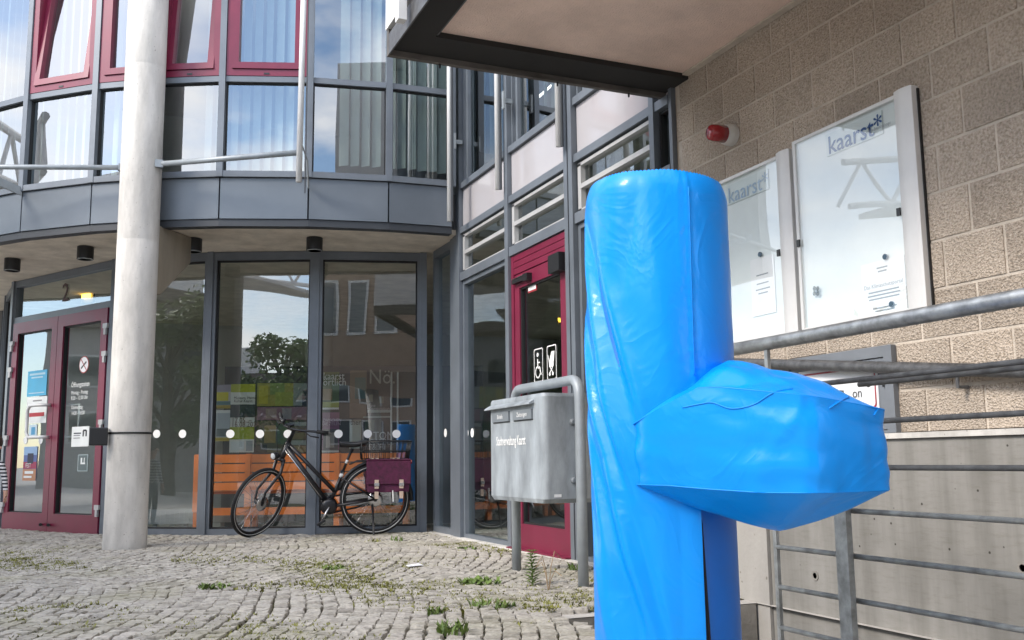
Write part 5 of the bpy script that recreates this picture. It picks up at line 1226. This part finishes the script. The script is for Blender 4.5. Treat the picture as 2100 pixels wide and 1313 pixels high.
b0=Vector(V3(.27,-.075,.83)); tube(bm,[b0,b0+Vector(V3(-.01,-.03,-.03)),b0+Vector(V3(-.012,-.035,-.06))],[.012*k,.011*k,.008*k],7)
obj('fingers',bm,M['skin'],PS,True,local=True)
# ================================================================= surroundings out of view, mostly added to give the glass something to reflect
def winblock(t,F,a0,a1,z0,z1,nx,nz,o=0.0):
    w=(a1-a0)/nx; h=(z1-z0)/nz
    for i in range(nx):
        for j in range(nz):
            x0,x1=a0+w*(i+.15),a0+w*(i+.85); b0,b1=z0+h*(j+.25),z0+h*(j+.85)
            bm=B(); fframe(bm,F,x0,x1,b0,b1,.07,o,o+.04); wd=obj('window',bm,M['whiteframe'],t); obj('pane',fquad(F,x0+.07,x1-.07,b0+.07,b1-.07,o+.01),M['winglass'],wd)
def house(label,P,Q,depth,h,m,nx,nz,roof=True):
    F=Facet(P,Q); c=F.pt(F.L/2,0,-depth/2); t=thing('office_building',label,'building',c)
    obj('wall',fb(F,0,F.L,0,h,-depth,0),m,t); winblock(t,F,.5,F.L-.5,1.0,h-.6,nx,nz,.002)
    if roof:
        bm=B(); fbox(bm,F,-.3,F.L+.3,h,h+.35,-depth-.3,.4); obj('roof',bm,M['rooftile'],t)
        bm=B(); fbox(bm,F,F.L*.55,F.L*.8,h+.35,h+1.9,-depth*.7,-depth*.3); obj('roof_house',bm,M['facade_white'],t)
    return t
house('brown flat roofed office building across the square behind the camera',(-8,-26),(-30,-10),9,4.4,M['facade_brick'],9,2)
house('pale grey terrace of offices on the left side of the square',(-26,8),(-20,24),10,5.2,M['facade_grey'],8,2)
house('grey glazed office row along the left side of the yard',(-16,-9),(-16,14),8,5.2,M['facade_grey'],14,2)
house('brown walled building at the back right of the square',(6,-22),(-12.5,-26.3),9,5.5,M['facade_brick'],11,2)  # unseen block, stretched to close a bright gap in the window reflections
# covered walk on mushroom columns, left of the yard
CWK=thing('covered_walk','white canopy roof on a mushroom column with steel trusses left of the yard','canopy',(-6.5,8,0))
bm=B(); lathe(bm,[(.2,0),(.17,2.5),(.22,3.6),(.5,4.25),(.62,4.5)],(-5.6,7.2,0),28); obj('mushroom_column',bm,M['facade_white'],CWK,True)
bm=B(); lathe(bm,[(.2,0),(.17,2.5),(.22,3.6),(.5,4.25),(.62,4.5)],(-8.5,2.2,0),28); obj('mushroom_column',bm,M['facade_white'],CWK,True)
bm=B(); hexa(bm,[(-10.5,-1,5.5),(-4.9,-1,4.55),(-4.9,12,4.55),(-10.5,12,5.5),(-10.5,-1,5.58),(-4.9,-1,4.63),(-4.9,12,4.63),(-10.5,12,5.58)]); obj('roof_sheet',bm,M['facade_white'],CWK)
for y in (0,2,4,6,8,10,12):
    bm=B(); tube(bm,[(-10.4,y,6.4),(-4.6,y,5.5)],.06,8); tube(bm,[(-10.4,y,5.65),(-4.7,y,4.75)],.05,8)
    for q in range(5):
        x=-10.2+q*1.15; tube(bm,[(x,y,5.6-.157*(q*1.15)),(x+.57,y,6.3-.157*(q*1.15))],.035,6); tube(bm,[(x+.57,y,6.3-.157*q*1.15),(x+1.15,y,5.45-.157*q*1.15)],.035,6)
    obj('truss',bm,M['facade_white'],CWK)
# steel bridge building over the passage behind the camera
ov=thing('passage_building','grey upper storey on round columns spanning the passage behind the camera','building',(-1.6,-9,0))
bm=B(); box(bm,-3.4,1.3,-14,-6,3.1,6.4); obj('storey',bm,M['facade_brick'],ov)
for x,y in ((-3.0,-6.5),(.9,-6.5),(-3.0,-12),(.9,-12)):
    bm=B(); lathe(bm,[(.22,0),(.22,3.1)],(x,y,0),24); obj('column',bm,M['paleconcrete'],ov,True)
Fo=Facet((1.3,-6),(-3.4,-6)); winblock(ov,Fo,.2,4.5,3.5,6.2,5,1,.002)
def tree(label,x,y,h,r,seed,n=5200):
    rd=random.Random(seed); t=thing('broadleaf_tree',label,'tree',(x,y,0),'trees around the square')
    bm=B(); tube(bm,[(x,y,-.1),(x+.1,y,h*.3),(x+.05,y+.1,h*.6),(x,y,h*.9)],[.2,.16,.1,.03],9)
    cl=[]
    for k in range(26):
        a=rd.uniform(0,6.28); zz=rd.uniform(.32,.97); rr=r*rd.uniform(.3,1)*(1-abs(zz-.58)*1.1); c=Vector((x+math.cos(a)*rr,y+math.sin(a)*rr,h*zz)); cl.append((c,rd.uniform(.5,.95)*r*.42))
        tube(bm,[(x+.03,y,h*max(.25,zz-.25)),((x+c.x)/2,(y+c.y)/2,h*(zz-.08)),c],[.06,.04,.012],5)
    obj('trunk',bm,M['bark'],t)
    bm=B()
    for k in range(n):
        c,cr0=rd.choice(cl); d=Vector((rd.gauss(0,1),rd.gauss(0,1),rd.gauss(0,.8))).normalized()*cr0*rd.random()**.4; p=c+d
        e=Vector((rd.gauss(0,1),rd.gauss(0,1),rd.gauss(0,.5))).normalized(); f=e.cross(Vector((rd.random(),rd.random(),rd.random()))).normalized(); s=rd.uniform(.06,.12)
        q=[bm.verts.new(p+e*s),bm.verts.new(p+f*s*.55),bm.verts.new(p-e*s),bm.verts.new(p-f*s*.55)]; bm.faces.new(q)
    obj('crown',bm,M['leaf'],t)
tree('leafy tree in front of the brown office building',-12.6,-9.2,4.9,2.4,1,8000)
tree('leafy tree beside the passage columns behind the camera',-5.2,-5.5,4.6,1.8,2)
tree('leafy tree on the left side of the square',-12.5,6.5,4.6,1.7,3)
tree('leafy tree near the mushroom column on the left',-9.5,14.0,5.4,2.0,4)
